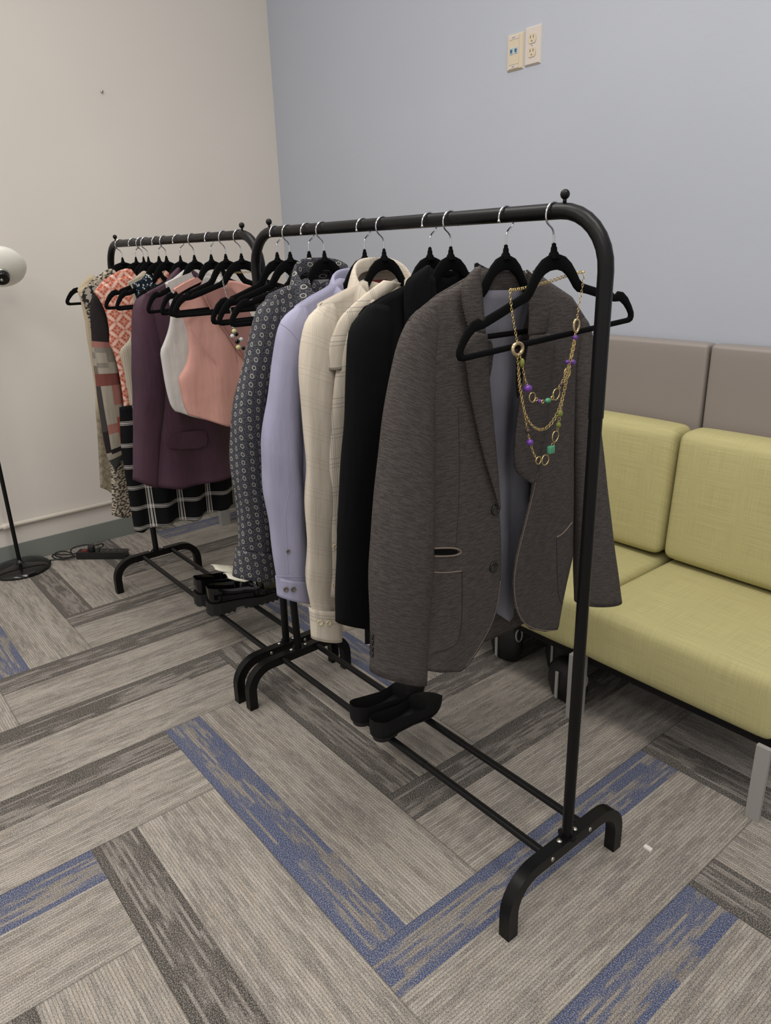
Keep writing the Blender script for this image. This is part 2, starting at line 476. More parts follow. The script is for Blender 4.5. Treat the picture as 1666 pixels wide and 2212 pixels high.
MB().tube([(WALL_L+.011,-3.5,.181), (WALL_L+.011,1.08,.181)], .0105, 14).build('pipe', 'white_paint', t)
MB().tube([(WALL_L+.011,-.44,.181), (WALL_L+.011,-.395,.181)], .0145, 14).build('coupling', 'white_paint', t, bevel=.002)
t = thing('wall_nail', (WALL_L,.268,1.91), 'small silvery nail head high on the cream wall', 'nail')
MB().lathe([(.0015,0),(.0015,.006),(.006,.007),(.005,.010)], 10, (WALL_L,.268,1.91), 0).build('nail_head', 'screw', t)

# wall plates
yP = WALL_B
def plate(name, x0, x1, z0, z1, mat, label, cat):
    t = thing(name, ((x0+x1)/2, yP, z0), label, cat)
    b = MB(); d = .0075; k = .005
    b.add([(x0,yP,z0),(x1,yP,z0),(x1,yP,z1),(x0,yP,z1),(x0+k,yP-d,z0+k),(x1-k,yP-d,z0+k),(x1-k,yP-d,z1-k),(x0+k,yP-d,z1-k)],
          [(0,1,2,3),(4,7,6,5),(0,4,5,1),(1,5,6,2),(2,6,7,3),(3,7,4,0)])
    b.build('plate', mat, t, smooth=False, bevel=.0008)
    return t
t = plate('network_outlet', -1.197, -1.127, 1.804, 1.911, 'ivory', 'ivory wall plate with two light blue network jacks', 'outlet')
xc = -1.164; f = yP-.0076
MB().box((xc-.021,f-.0012,1.822), (xc+.021,f,1.893)).build('insert', 'ivory', t, smooth=False, bevel=.0006)
for z in (1.8985, 1.8155):
    MB().box((xc-.02,f-.0018,z-.005), (xc+.02,f,z+.005)).build('label_window', 'white_plate', t, smooth=False)
    text('JACK 1', .004, (xc,f-.0021,z), 'slot', t, 'printed_text', Matrix.Rotation(PI/2, 4, 'X'))
for x in (xc-.0095, xc+.0095):
    j = MB().box((x-.0065,f-.003,1.852), (x+.0065,f,1.869)).build('network_jack', 'blue_jack', t, smooth=False, bevel=.0004)
    MB().add([(x-.0045,f-.0034,1.8655),(x+.0045,f-.0034,1.8655),(x+.0045,f-.0034,1.8585),(x+.002,f-.0034,1.8545),(x-.002,f-.0034,1.8545),(x-.0045,f-.0034,1.8585)],
             [(0,5,4,3,2,1)]).build('jack_opening', 'jack_hole', j, smooth=False)
t = plate('power_outlet', -1.121, -1.055, 1.806, 1.917, 'white_plate', 'pale wall plate with a duplex power socket, right of the network jacks', 'outlet')
xc = -1.088
for zc in (1.881, 1.843):
    b = MB(); n = 28; vs = []
    for d in (f, f-.0022):
        for j in range(n):
            a = 2*PI*j/n; vs.append((xc+.0165*cos(a), d, zc+max(-.0135, min(.0135, .0172*sin(a)))))
    b.add(vs, [tuple(n+j for j in range(n))]+[(j,(j+1) % n,n+(j+1) % n,n+j) for j in range(n)])
    s_ = b.build('socket', 'ivory', t, smooth=False)
    for dx in (-.006, .006):
        MB().box((xc+dx-.0012,f-.0026,zc+.0005), (xc+dx+.0012,f-.0021,zc+.009)).build('slot', 'slot', s_, smooth=False)
    MB().lathe([(.0023,-.0026+f),(.0023,f)], 10, (xc,0,zc-.007), 1).build('ground_hole', 'slot', s_, smooth=False)
MB().lathe([(.0022,f-.001),(.0026,f)], 10, (xc,0,1.862), 1).build('screw', 'screw', t)

# ------------------------------------------------------------------ sofa modules along the blue wall
def cushion(name, mat, parent, lo, hi, r=.035, puff=.0, n=10, lean=0.):
    # rounded box from a bevelled, subdivided cage
    x0,y0,z0 = lo; x1,y1,z1 = hi; cx,cy,cz = [(a+b)/2 for a, b in zip(lo, hi)]; hx,hy,hz = [(b-a)/2 for a, b in zip(lo, hi)]
    b = MB(); vs = []; key = {}
    def pt(i, j, k):
        q = (i, j, k)
        if q in key: return key[q]
        p = [2*i/n-1, 2*j/n-1, 2*k/n-1]; h = (hx, hy, hz)
        v = [p[m]*h[m] for m in range(3)]
        c = [max(-(h[m]-r), min(h[m]-r, v[m])) for m in range(3)]
        # snap grid lines toward corners for a clean round
        v2 = []
        for m in range(3):
            s_ = abs(p[m]); 
            e = h[m]-r
            v2.append(math.copysign((s_/.6*e) if s_ <= .6 else e+(s_-.6)/.4*r, p[m]))
        c = [max(-(h[m]-r), min(h[m]-r, v2[m])) for m in range(3)]
        d = Vector([v2[m]-c[m] for m in range(3)])
        if d.length > 1e-9:
            mxx = max(abs(a) for a in d); d = d.normalized()*mxx
        out = Vector(c)+d
        pf = puff*(1-p[0]**2)*(1-p[2]**2 if abs(p[1]) == 1 else 1)*(1-p[1]**2 if abs(p[2]) == 1 else 1)
        if abs(p[1]) == 1: out.y += math.copysign(pf, p[1])
        if abs(p[2]) == 1: out.z += math.copysign(pf, p[2])
        key[q] = len(vs); vs.append((cx+out.x, cy+out.y+lean*(out.z+hz), cz+out.z)); return key[q]
    fs = []
    for a in range(n):
        for c_ in range(n):
            fs += [(pt(a,c_,0),pt(a,c_+1,0),pt(a+1,c_+1,0),pt(a+1,c_,0)), (pt(a,c_,n),pt(a+1,c_,n),pt(a+1,c_+1,n),pt(a,c_+1,n)),
                   (pt(a,0,c_),pt(a+1,0,c_),pt(a+1,0,c_+1),pt(a,0,c_+1)), (pt(a,n,c_),pt(a,n,c_+1),pt(a+1,n,c_+1),pt(a+1,n,c_)),
                   (pt(0,a,c_),pt(0,a,c_+1),pt(0,a+1,c_+1),pt(0,a+1,c_)), (pt(n,a,c_),pt(n,a+1,c_),pt(n,a+1,c_+1),pt(n,a,c_+1))]
    b.add(vs, fs)
    return b.build(name, mat, parent, sub=1)
XM = -.355; MW = .53
for k, lab in ((1, 'lime green sofa section with taupe back panel, cut by the right edge of the photo'),
               (0, 'lime green sofa section behind the grey tweed blazer, second from the right'),
               (-1, 'lime green sofa section mostly hidden behind the row of shirts and jackets'),
               (-2, 'lime green sofa section hidden behind the joined ends of the two racks'),
               (-3, 'lime green sofa section in the far corner behind the plum blazer')):
    x1 = XM+MW*k; x0 = x1-MW
    t = thing('sofa_section', ((x0+x1)/2, .8, 0), lab, 'sofa', 'sofa sections along the blue wall')
    cushion('seat_cushion', 'green', t, (x0+.004,.492,.200), (x1-.004,.985,.364), .026, .006)
    cushion('back_cushion', 'green', t, (x0+.004,.868,.380), (x1-.004,.985,.758), .028, .006, lean=.07)
    cushion('back_panel', 'grey_vinyl', t, (x0+.003,1.022,.20), (x1-.003,1.08,.985), .012, .002)
    MB().box((x0+.01,.53,.165), (x1-.01,1.03,.206)).build('seat_frame', 'black_metal', t, smooth=False, bevel=.003)
    if k == 1: MB().box((x1-.03,.478,0), (x1+.001,.49,.2)).build('leg', 'grey_steel', t, smooth=False, bevel=.001)
    MB().box((x0-.014,.480,0), (x0+.014,.53,.203)).build('leg', 'grey_steel', t, smooth=False, bevel=.001)
    MB().box((x0-.014,1.0,0), (x0+.014,1.05,.203)).build('leg', 'grey_steel', t, smooth=False, bevel=.001)

# ------------------------------------------------------------------ garment racks
def rack(name, label, xn, xf, xtn, xtf, yb, yt, hb=.1381, w=.1707, bs=.0603):
    # xn/xf: foot positions, xtn/xtf: rail ends
    t = thing(name, ((xn+xf)/2, yb, 0), label, 'clothes rack')
    R = .088; r = .0122
    def up(xb, xt, z): 
        g = (z-hb)/(HR-hb); return (xb+(xt-xb)*g, yb+(yt-yb)*g, z)
    zj = 1.0
    # rail with two bends reaching down to the joint
    path = [up(xf, xtf, zj)]
    for i in range(9):
        a = PI/2*i/8; path.append((xtf+R*(1-cos(a)), yt, HR-R+R*sin(a)))
    for i in range(9):
        a = PI/2*(1-i/8); path.append((xtn-R*(1-cos(a)), yt, HR-R+R*sin(a)))
    path.append(up(xn, xtn, zj))
    MB().tube(path, r, 20).build('top_rail', 'black_metal', t, angle=.8)
    for xb, xt in ((xf, xtf), (xn, xtn)):
        MB().tube([up(xb, xt, hb+.001), up(xb, xt, zj+.004)], r*.9, 20).build('upright', 'black_metal', t, angle=.8)
        # foot: square tube arch
        P = [(xb, yb-w, 0), (xb, yb-w, hb-.014-.07)]
        for i in range(1, 10):
            a = PI/2*i/9; P.append((xb, yb-w+.07*(1-cos(a)), hb-.014-.07+.07*sin(a)))
        for i in range(0, 10):
            a = PI/2*(1-i/9); P.append((xb, yb+w-.07*(1-cos(a)), hb-.014-.07+.07*sin(a)))
        P.append((xb, yb+w, 0))
        h = .0125; q = .013
        ft = MB().sweep(P, [(-h,-q),(h,-q),(h,q),(-h,q)]).build('foot', 'black_metal', t, bevel=.002, angle=.5)
        MB().lathe([(.021,hb-.001),(.021,hb+.0015)], 20, (xb,yb,0), 2, .62).build('foot_plate', 'black_metal', t, smooth=False)
        for dy in (-.0245, .0245):
            MB().ball((xb, yb+dy, hb+.001), .006, 12, (1,1,.6)).build('screw', 'screw', t)
        for dy in (-bs, bs):
            for sd in (1, -1):
                MB().ball((xb+sd*.0128, yb+dy, hb-.013), .0052, 12, (.5,1,1)).build('screw', 'screw', t)
    for dy in (-bs, bs):
        z = hb-.013
        MB().tube([(xf,yb+dy,z), (xn,yb+dy,z)], .0085, 14).build('shelf_bar', 'black_metal', t, angle=.8)
        xm = (xn+xf)/2
        MB().tube([(xm-.001,yb+dy,z), (xm+.14,yb+dy,z)], .0091, 14).build('bar_sleeve', 'black_metal', t, angle=.8)
    for x in (xtf+.082, xtn-.082):
        b = MB().tube([(x,yt,HR+r-.002), (x,yt,HR+r+.006)], .003, 8); b.ball((x,yt,HR+r+.011), .0075, 14)
        b.build('rail_knob', 'black_metal', t)
    return t
rack('garment_rack', 'black metal clothes rack nearest the camera, holding the grey blazer', 0, -1.0011, .0154, -1.026, 0, Y1)
xk = at(524, 506, 1, Y2).x; xkf = at(250, 524, 1, Y2).x
rack('garment_rack', 'black metal clothes rack at the back, holding the plum blazer and pink top', -1.0576, -2.0587, xk+.082, xkf-.082, -.008, Y2)

# ------------------------------------------------------------------ hangers
ZN = 1.2545
HO = [(0,-.006),(.012,-.007),(.028,-.012),(.043,-.023),(.055,-.037),(.065,-.051),(.074,-.058),(.090,-.063),(.130,-.0745),(.158,-.082),(.163,-.0865),(.169,-.086),(.174,-.082),(.188,-.085),(.203,-.096),(.214,-.110),(.2215,-.123),(.2225,-.131),(.219,-.138),(.211,-.1405),(.19,-.1405),(.12,-.1405),(.0,-.1405)]
HI = [(0,-.030),(.010,-.0305),(.022,-.034),(.033,-.041),(.043,-.052),(.052,-.063),(.062,-.0705),(.085,-.076),(.125,-.088),(.152,-.0955),(.158,-.097),(.164,-.0985),(.170,-.099),(.182,-.100),(.193,-.107),(.203,-.117),(.2095,-.1255),(.2095,-.1295),(.207,-.131),(.203,-.1315),(.185,-.1315),(.12,-.1315),(.0,-.1315)]
def hanger_meshes():
    th = .003
    n = len(HO); ring = []
    idx = [(1, i) for i in range(n)] + [(-1, i) for i in range(n-2, 0, -1)]
    vs = []; m = len(idx)
    for sgn, i in idx:
        o, q = HO[i], HI[i]; c = ((o[0]+q[0])/2, (o[1]+q[1])/2)
        # section of 8 points: rounded slab between outer and inner edge
        for fx, k in ((-1,.78),(-1,-.78),(-.5,-1),(.5,-1),(1,-.78),(1,.78),(.5,1),(-.5,1)):
            p = (c[0]+(o[0]-c[0])*k, c[1]+(o[1]-c[1])*k)
            vs.append((th*fx, sgn*p[0], p[1]))
    fs = [(a*8+j, a*8+(j+1) % 8, ((a+1) % m)*8+(j+1) % 8, ((a+1) % m)*8+j) for a in range(m) for j in range(8)]
    body = MB().add(vs, fs)
    body.tube([(0,0,-.012),(0,0,-.004),(0,0,-.002),(0,0,.004),(0,0,.006),(0,0,.010)], [.010,.0075,.0055,.005,.0036,.0036], 12)
    P = [(0,0,.008),(0,0,.026),(0,-.004,.033)]
    for i in range(17):
        a = math.radians(218-(i/16)*232); P.append((0, .0188*cos(a), .0518+.0188*sin(a)))
    wire = MB().tube(smoothp(P, 1), .00165, 8); wire.ball(P[-1], .0028, 8)
    return body, wire
hb_, hw_ = hanger_meshes()
HP = thing('clothes_hanger', (0,0,0), 'x', 'hanger')
hbody = hb_.build('hanger_body', 'velvet', HP, angle=1.0); hwire = hw_.build('hook', 'hook', HP)
hbody.data.name = 'hanger_body'; first = [True]
def hanger(x, yr, label, group, away=True, yaw=0., roll=0., sy=1.):
    if first[0]: r = HP; w = hwire; first[0] = False
    else:
        r = HP.copy(); C.objects.link(r)
        b = hbody.copy(); b.parent = r; C.objects.link(b)
        w = hwire.copy(); w.parent = r; C.objects.link(w)
    w.rotation_euler = (0, 0, 0 if away else PI)
    R = Matrix.Rotation(yaw, 4, 'Z') @ Matrix.Rotation(roll, 4, 'X')
    # roll turns about the rail, the neck hangs .0565 below it
    r.matrix_basis = Matrix.Translation((x, yr, HR)) @ R @ Matrix.Translation((0, 0, ZN-HR))
    (hbody if r is HP else [c for c in (b,)][0]).scale = (1, sy, 1)
    tag(r, label, 'hanger', group)
    return r
G1, G2 = 'black velvet hangers on the near rack', 'black velvet hangers on the back rack'
def nx(px, py, Y): return at(px, py, 1, Y).x
H1 = [nx(a, b, Y1) for a, b in ((599,553),(627,553),(668,553),(701,553),(788,551),(830,551),(929,549),(974,547),(1093,543),(1194,536))]
L1 = ['empty black velvet hanger on near rack, closest to the back rack, leftmost of three',
      'empty black velvet hanger on near rack, middle of the three before the ring print shirt',
      'empty black velvet hanger on near rack, directly behind the dark ring print shirt',
      'black velvet hanger inside the dark ring print shirt', 'black velvet hanger inside the lavender shirt',
      'black velvet hanger inside the cream shirt', 'black velvet hanger between cream shirt and black blazer',
      'black velvet hanger inside the black blazer', 'black velvet hanger inside the grey tweed blazer',
      'nearest black velvet hanger, with the gold bead necklace draped on it']
A1 = [0,1,0,1,0,1,0,1,0,1]
for i, x in enumerate(H1):
    hanger(x, Y1, L1[i], G1, bool(A1[i]), {9:-.03,0:.2,1:.1}.get(i, 0.), .06 if i == 9 else 0., .97 if i in (0,1,2,9) else .84)
Z1 = ((460,320),(558,315),(615,322),(650,320),(728,318),(783,318),(885,312),(988,310),(1110,297),(1217,298),(1331,285))
H2 = [nx(130+a/3.4, 470+b/3.4, Y2) for a, b in Z1]
L2 = ['beige strap dress, farthest on back rack', 'snake print dress', 'patchwork blouse', 'coral print top', 'ribbed beige top', 'navy floral top', 'plum blazer', 'white sleeveless top', 'pink sleeveless top']
for i, x in enumerate(H2):
    lab = 'black velvet hanger carrying the '+L2[i] if i < 9 else ('empty black velvet hanger just behind the beaded necklace hanger on back rack' if i == 9 else 'black velvet hanger at near end of back rack with the short beaded necklace')
    hanger(x, Y2, lab, G2, i in (0,2,3,5,7,9,10), {0:-.05,4:.2,5:.3,7:.4,8:.36,9:.27,10:.03}.get(i, 0.), 0., .72 if i in (2,3,6) else .82 if i == 1 else .97)
# ------------------------------------------------------------------ garment builders
def sheet(name, mat, parent, X, top, bot, left, right, depth, nu=26, nv=40, solid=.0016, uvo=(0,0)):
    T, B_, L, R = resample(top, nu), resample(bot, nu), resample(left, nv), resample(right, nv)
    vs, uv = [], []
    for j in range(nv):
        t = j/(nv-1)
        for i in range(nu):
            s = i/(nu-1)
            p = T[i]*(1-t)+B_[i]*t+L[j]*(1-s)+R[j]*s-(T[0]*(1-s)*(1-t)+T[-1]*s*(1-t)+B_[0]*(1-s)*t+B_[-1]*s*t)
            vs.append((X+depth(s, t, p.x, p.y), p.x, p.y)); uv.append((p.x+uvo[0], p.y+uvo[1]))
    fs = [(j*nu+i, (j+1)*nu+i, (j+1)*nu+i+1, j*nu+i+1) for j in range(nv-1) for i in range(nu-1)]
    b = MB().add(vs, fs); b.uv = uv
    return b.build(name, mat, parent, solid=solid)
def sleeve(name, mat, parent, X, left, right, k=.6, xo=(0,0), wr=.05, n=30, nr=46, seed=0, solid=.0016, smooth=2, cyc=7, wuv=False):
    L = resample(smoothp(left, smooth), nr); R = resample(smoothp(right, smooth), nr); vs, uv = [], []; d = 0
    rnd = random.Random(seed); ph = [rnd.uniform(0, 6.3) for _ in range(6)]
    for i in range(nr):
        t = i/(nr-1); c = (L[i]+R[i])/2; m = (L[i]-R[i]).length/2
        tn = abs((c.x-CAM[1])/(X-CAM[0])); rw = m/math.sqrt(1+k*k*tn*tn)
        ax = (R[i]-L[i]); ax = ax.normalized() if ax.length > 1e-6 else Vector((1,0,0))
        if i: d += ((L[i]+R[i])/2-(L[i-1]+R[i-1])/2).length
        x0 = X+xo[0]*(1-t)+xo[1]*t
        for j in range(n):
            a = 2*PI*j/n
            w = 1+wr*min(1,t*3)*(sin(3*a+ph[0]+t*5)*.5+sin(a*2+t*cyc*2+ph[1])*.6*sin(t*cyc*2.3+ph[2])+.4*sin(5*a+ph[3]-t*3))
            vs.append((x0+rw*k*sin(a)*w, c.x+ax.x*rw*cos(a)*w, c.y+ax.y*rw*cos(a)*w))
            uv.append((a*max(rw,.035)*.8, d) if not wuv else (c.x+rw*cos(a), c.y))
    fs = [(i*n+j, i*n+(j+1) % n, (i+1)*n+(j+1) % n, (i+1)*n+j) for i in range(nr-1) for j in range(n)]
    # closed seam for uv: duplicate avoided on purpose, the seam faces away from the room
    b = MB().add(vs, fs); b.uv = uv
    return b.build(name, mat, parent, solid=solid)
def mir(P, yc): return [(2*yc-a, b) for a, b in P]
def pil(d, sgn=1, f=.012, nf=3.2, ph=0., back=0):
    # pillow depth profile with folds that grow towards the hem
    def g(s, t, y, z):
        e = max(0., 1-abs(2*s-1)**3)**.6; u = min(1., t*5+.05)**.5
        m = .0052*min(1, (1-abs(2*s-1))*14)
        return sgn*max(m, d*e*u*(.55+.45*min(1, t*1.6)) + f*t*e*sin(nf*2*PI*s+ph+t*1.5))
    return g
def garment(name, label, cat, X, Y, mat, sh, sl, sr, hem, bw=None, d=.026, sleeves=True, collar=None, group=None, dip=.07, k=.55, wr=.05, sx=(0,.012), seed=1, f=.008, hemrise=.0, cuffmat=None, bodytop=0, open_=None):
    """sh: shoulder line (y,z) from neck to tip on the camera side; sl/sr: sleeve silhouettes."""
    t = thing(name, (X, Y, ZN), label, cat, group)
    tip = sh[-1]; nk = sh[0]; bw = bw or abs(tip[0]-Y)
    tip = (Y+(tip[0]-Y)*.93, tip[1]-.004)
    shl = [tip]+list(reversed(sh[1:-1]))+[nk]
    L = [tip, (Y-bw*.90, tip[1]-.09), (Y-bw*.93, tip[1]-.25), (Y-bw, hem)]
    L = smoothp(L, 2)
    R = mir(L, Y)
    top_f = shl+[(nk[0]+.012, nk[1]-dip*.6), (Y, nk[1]-dip), (Y+(Y-nk[0])-.012, nk[1]-dip*.6)]+mir(list(reversed(shl)), Y)
    top_b = shl+[(Y, nk[1]-.012)]+mir(list(reversed(shl)), Y)
    bot = [(Y-bw, hem), (Y-bw*.5, hem-hemrise), (Y, hem-hemrise), (Y+bw*.5, hem-hemrise), (Y+bw, hem)]
    sheet('front', mat, t, X, top_f, bot, L, R, pil(d, 1, f, 2.6, seed), nu=44, nv=50)
    sheet('back', mat, t, X, top_b, bot, L, R, pil(d, -1, f, 2.2, seed+2), nu=44, nv=50)
    if sleeves:
        sleeve('sleeve', mat, t, X, sl, sr, k, sx, wr, seed=seed, wuv=mat == 'patchwork')
        sleeve('sleeve', mat, t, X, mir(sl, Y), mir(sr, Y), k, sx, wr, seed=seed+5, wuv=mat == 'patchwork')
    return t
def shirt_collar(parent, mat, X, Y, zb, zf, w=.068, d=.04, stand=.03, leaf=.052, tipdrop=.03, open_=.5, n=36, xf=.0, inner=None):
    # stand + folded leaf swept round the neck, open at the front (+x)
    vs, uv = [], []; rows = 6
    for i in range(n+1):
        a = -PI*(1-.12*open_)+2*PI*(1-.12*open_)*i/n
        c = (1-cos(a))/2           # 0 at the back, 1 at the front
        zz = zb+(zf-zb)*c**1.4
        px, py = -d*cos(a)*(1 if cos(a) > 0 else 1.25)+xf*c, w*sin(a)
        ox, oy = -cos(a), sin(a)
        lf = leaf+tipdrop*max(0, c-.55)/.45
        for q, (of, dz) in enumerate(((0,-stand), (.001,-stand*.4), (.002,0), (.008,-.001), (.016,-lf*.45), (.024,-lf))):
            vs.append((X+px+ox*of, Y+py+oy*of, zz+dz)); uv.append((i*.4*w/n*6, zz+dz))
    fs = [(i*rows+j, i*rows+j+1, (i+1)*rows+j+1, (i+1)*rows+j) for i in range(n) for j in range(rows-1)]
    b = MB().add(vs, fs); b.uv = uv
    return b.build('collar', mat, parent, solid=.0016, sub=1)
def disc(name, mat, parent, c, r, nrm=(1,0,0), th=.002, holes=True):
    nv = Vector(nrm).normalized(); q = nv.to_track_quat('Z', 'Y').to_matrix()
    b = MB().lathe([(0.0001,0),(r*.9,0),(r,th*.4),(r,th),(r*.82,th*1.2),(r*.7,th*.8),(0.0001,th*.8)], 18)
    b.v = [tuple(Vector(c)+q @ Vector(p)) for p in b.v]
    return b.build(name, mat, parent)
def patchpoly(name, mat, parent, X, poly, lift=.0, th=.0016, xf=None, bevel=0):
    # closed flat-ish polygon (y,z), slightly off a surface, as a thin slab of cloth
    n = len(poly); fx = xf or (lambda y, z: 0)
    vs = [(X+fx(y,z)+lift+th, y, z) for y, z in poly]+[(X+fx(y,z)+lift, y, z) for y, z in poly]
    b = MB().add(vs, [tuple(range(n)), tuple(range(2*n-1, n-1, -1))]+[(i, (i+1) % n, n+(i+1) % n, n+i) for i in range(n)])
    b.uv = [(y, z) for y, z in poly]*2
    return b.build(name, mat, parent, smooth=False, bevel=bevel)
def strip(name, mat, parent, X, outer, inner, depth, n=30, th=.0025, nu=5):
    O, I = resample(smoothp(outer,1), n), resample(smoothp(inner,1), n); vs, uv = [], []
    for i in range(n):
        for j in range(nu):
            s = j/(nu-1); p = O[i].lerp(I[i], s); vs.append((X+depth(s, i/(n-1)), p.x, p.y)); uv.append((p.x*.9+.3, p.y))
    b = MB().add(vs, [(i*nu+j, i*nu+j+1, (i+1)*nu+j+1, (i+1)*nu+j) for i in range(n-1) for j in range(nu-1)]); b.uv = uv
    return b.build(name, mat, parent, solid=th)

S1 = 'shirts and jackets on the near rack'
S2 = 'clothes on the back rack'
# ------------------------------------------------------------------ grey tweed blazer
X = H1[8]
t = thing('blazer', (X, Y1, ZN), 'grey tweed blazer hanging open at the near end of the front rack', 'blazer', S1)
XF = X+.028
fl = yz(XF, [(1078,1040),(1080,1100),(1083,1160),(1083,1220),(1081,1270),(1072,1325),(1055,1368),(1030,1410),(1008,1440),(995,1451)])
nkL = yz(X, [(1046,577)])[0]; tipL = yz(X, [(884,690)])[0]
shL = yz(X, [(884,690),(905,668),(950,636),(1003,608),(1040,590)])
top = shL; bot = yz(XF, [(893,1448),(925,1452),(960,1453),(995,1451)])
inner = [shL[-1]]+yz(XF, [(1049,640),(1050,740),(1058,880),(1068,980)])+fl
outer = [shL[0]]+[(shL[0][0]+.012, shL[0][1]-.12), (shL[0][0]-.0, 1.0), (shL[0][0]-.012, .8)]+[bot[0]]
def dpL(s, t_, y, z):
    u = min(1, t_*6)**.5
    return u*(.028*(1-(1-s)**2.2)**.6*(.8+.2*t_))+.005*t_*sin(9*s+1+2*t_)*(1-s)
sheet('front_panel', 'tweed', t, X, top, bot, outer, inner, dpL, 34, 70, .003)
# right front
shR = yz(X, [(1152,584),(1190,612),(1235,642),(1262,684)])
fr = yz(XF, [(1152,640),(1149,705),(1137,771),(1118,903),(1112,980),(1150,1035),(1146,1075),(1128,1146),(1112,1209),(1107,1261),(1111,1310),(1124,1340),(1146,1358)])
botR = yz(XF, [(1146,1358),(1180,1366),(1208,1362),(1217,1340),(1233,1324)])
outR = yz(X, [(1262,684),(1240,800),(1236,1000),(1236,1200)])+[botR[-1]]
def dpR(s, t_, y, z):
    u = min(1, t_*6)**.5
    return u*.028*(1-s**2.2)**.6+.005*t_*sin(8*s+2*t_)*s
sheet('front_panel', 'tweed', t, X, shR, botR, [shR[0]]+fr, outR, dpR, 34, 70, .003)
# back and its lining
yb0, yb1 = outer[0][0], outR[0][0]
bt = [shL[0], shL[2], (nkL[0]-.005, nkL[1]-.004), ((yb0+yb1)/2-.005, nkL[1]-.008), (shR[0][0], shR[0][1]-.004), shR[1], shR[-1]]
bb = [(bot[0][0], bot[0][1]+.01), ((yb0+yb1)/2, .50), botR[-1]]
sheet('back_panel', 'tweed', t, X, bt, bb, outer, outR, pil(.030, -1, .006, 2), 34, 50, .003)
ym = (shL[-1][0]+shR[0][0])/2
lt = [(yb0+.03, shL[0][1]-.02), (shL[-1][0]-.01, 1.195), (ym, 1.192), (shR[0][0]+.01, 1.19), (yb1-.03, shR[-1][1]-.02)]
lb = [(yb0+.03, .57), (ym-.03, .60), (ym+.05, .53), (yb1-.03, .55)]
def ldep(s, t_, y, z): return -.021*min(1, t_*4+.3)+.004*sin(s*34+2*sin(t_*4))*t_**.5+.006*math.exp(-((s-.52)*16)**2)
sheet('lining', 'lining', t, X, lt, lb, [lt[0], lb[0]], [lt[-1], lb[-1]], ldep, 60, 40, .001)
# collar band across the back of the neck, with label
cb_o = [(shL[-1][0]-.002, nkL[1]+.004), (ym-.03, nkL[1]+.001), (ym, nkL[1]-.002), (ym+.03, nkL[1]-.004), (shR[0][0]+.004, shR[0][1]+.004)]
cb_o = [(a*.0+max(cb_o[0][0]+.004, min(cb_o[-1][0]-.012, a)), b-.004) for a, b in cb_o]; cb_i = [(a, b-.05) for a, b in cb_o]
cband = strip('collar', 'tweed', t, X-.012, cb_o, cb_i, lambda s, u: -.006*sin(PI*u)+.003*s, 30, .003)
lab = MB().box((X-.0125, ym-.032, nkL[1]-.044), (X-.011, ym+.036, nkL[1]-.022)).build('label', 'label_navy', t, smooth=False)
text('| | | | | | |', .013, (X-.0107, ym+.002, nkL[1]-.033), 'thread', lab, 'label_text', Matrix.Rotation(PI/2, 4, 'Z') @ Matrix.Rotation(PI/2, 4, 'X'))
# lapels
XL = X+.034
oL = yz(XL, [(1044,578),(1010,607),(1006,640),(1009,672),(1014,700),(1019,716)]); iL = yz(XL, [(1051,574),(1052,600),(1052,640),(1052,672),(1052,700),(1052,722)])
strip('collar', 'tweed', t, XL-.004, oL, iL, lambda s, u: -.012*(1-u)+.006*sin(PI*s), 24, .003)
oL = yz(XL, [(1018,716),(998,732),(1003,770),(1009,800),(1015,850),(1023,890),(1036,950),(1052,1010),(1068,1060),(1078,1098)])
iL = yz(XL, [(1052,722),(1053,745),(1055,800),(1058,835),(1062,877),(1066,920),(1070,960),(1074,1000),(1078,1050),(1081,1098)])
strip('lapel', 'tweed', t, XL-.002, oL, iL, lambda s, u: .007*sin(PI*min(1,s*1.1))*(1-u)+.002, 50, .003)
oR = yz(XL, [(1153,584),(1182,607),(1190,640),(1195,673),(1190,700),(1182,720)]); iR = yz(XL, [(1152,590),(1154,613),(1153,650),(1151,680),(1148,705),(1145,725)])
strip('collar', 'tweed', t, XL-.004, oR, iR, lambda s, u: -.012*(1-u)+.006*sin(PI*s), 24, .003)
oR = yz(XL, [(1182,720),(1200,733),(1196,780),(1192,820),(1187,870),(1182,910),(1173,960),(1163,1000),(1157,1040)])
iR = yz(XL, [(1145,725),(1137,771),(1130,820),(1122,870),(1117,910),(1112,960),(1111,1000),(1118,1025),(1150,1045)])
strip('lapel', 'tweed', t, XL-.002, oR, iR, lambda s, u: .007*sin(PI*min(1,s*1.1))*(1-u)+.002, 50, .003)
# sleeves
sl = yz(X, [(930,665),(905,664),(880,692),(860,740),(846,800),(832,880),(820,980),(812,1060),(803,1160),(798,1250),(801,1340),(803,1400),(800,1452)])
sr = yz(X, [(945,668),(952,700),(944,740),(940,790),(938,870),(938,960),(937,1060),(936,1150),(932,1250),(924,1340),(920,1400),(918,1474)])
sleeve('sleeve', 'tweed', t, X, sl, sr, .5, (0,.0), .022, seed=3, solid=.003)
XR = X
sl = yz(XR, [(1262,684),(1275,700),(1283,740),(1289,820),(1293,880),(1302,960),(1315,1080),(1328,1190),(1342,1292)])
sr = yz(XR, [(1250,690),(1246,720),(1243,760),(1238,830),(1238,900),(1237,1000),(1237,1090),(1238,1200),(1240,1305)])
sleeve('sleeve', 'tweed', t, XR, sl, sr, .5, (0,.0), .02, seed=4, solid=.003)
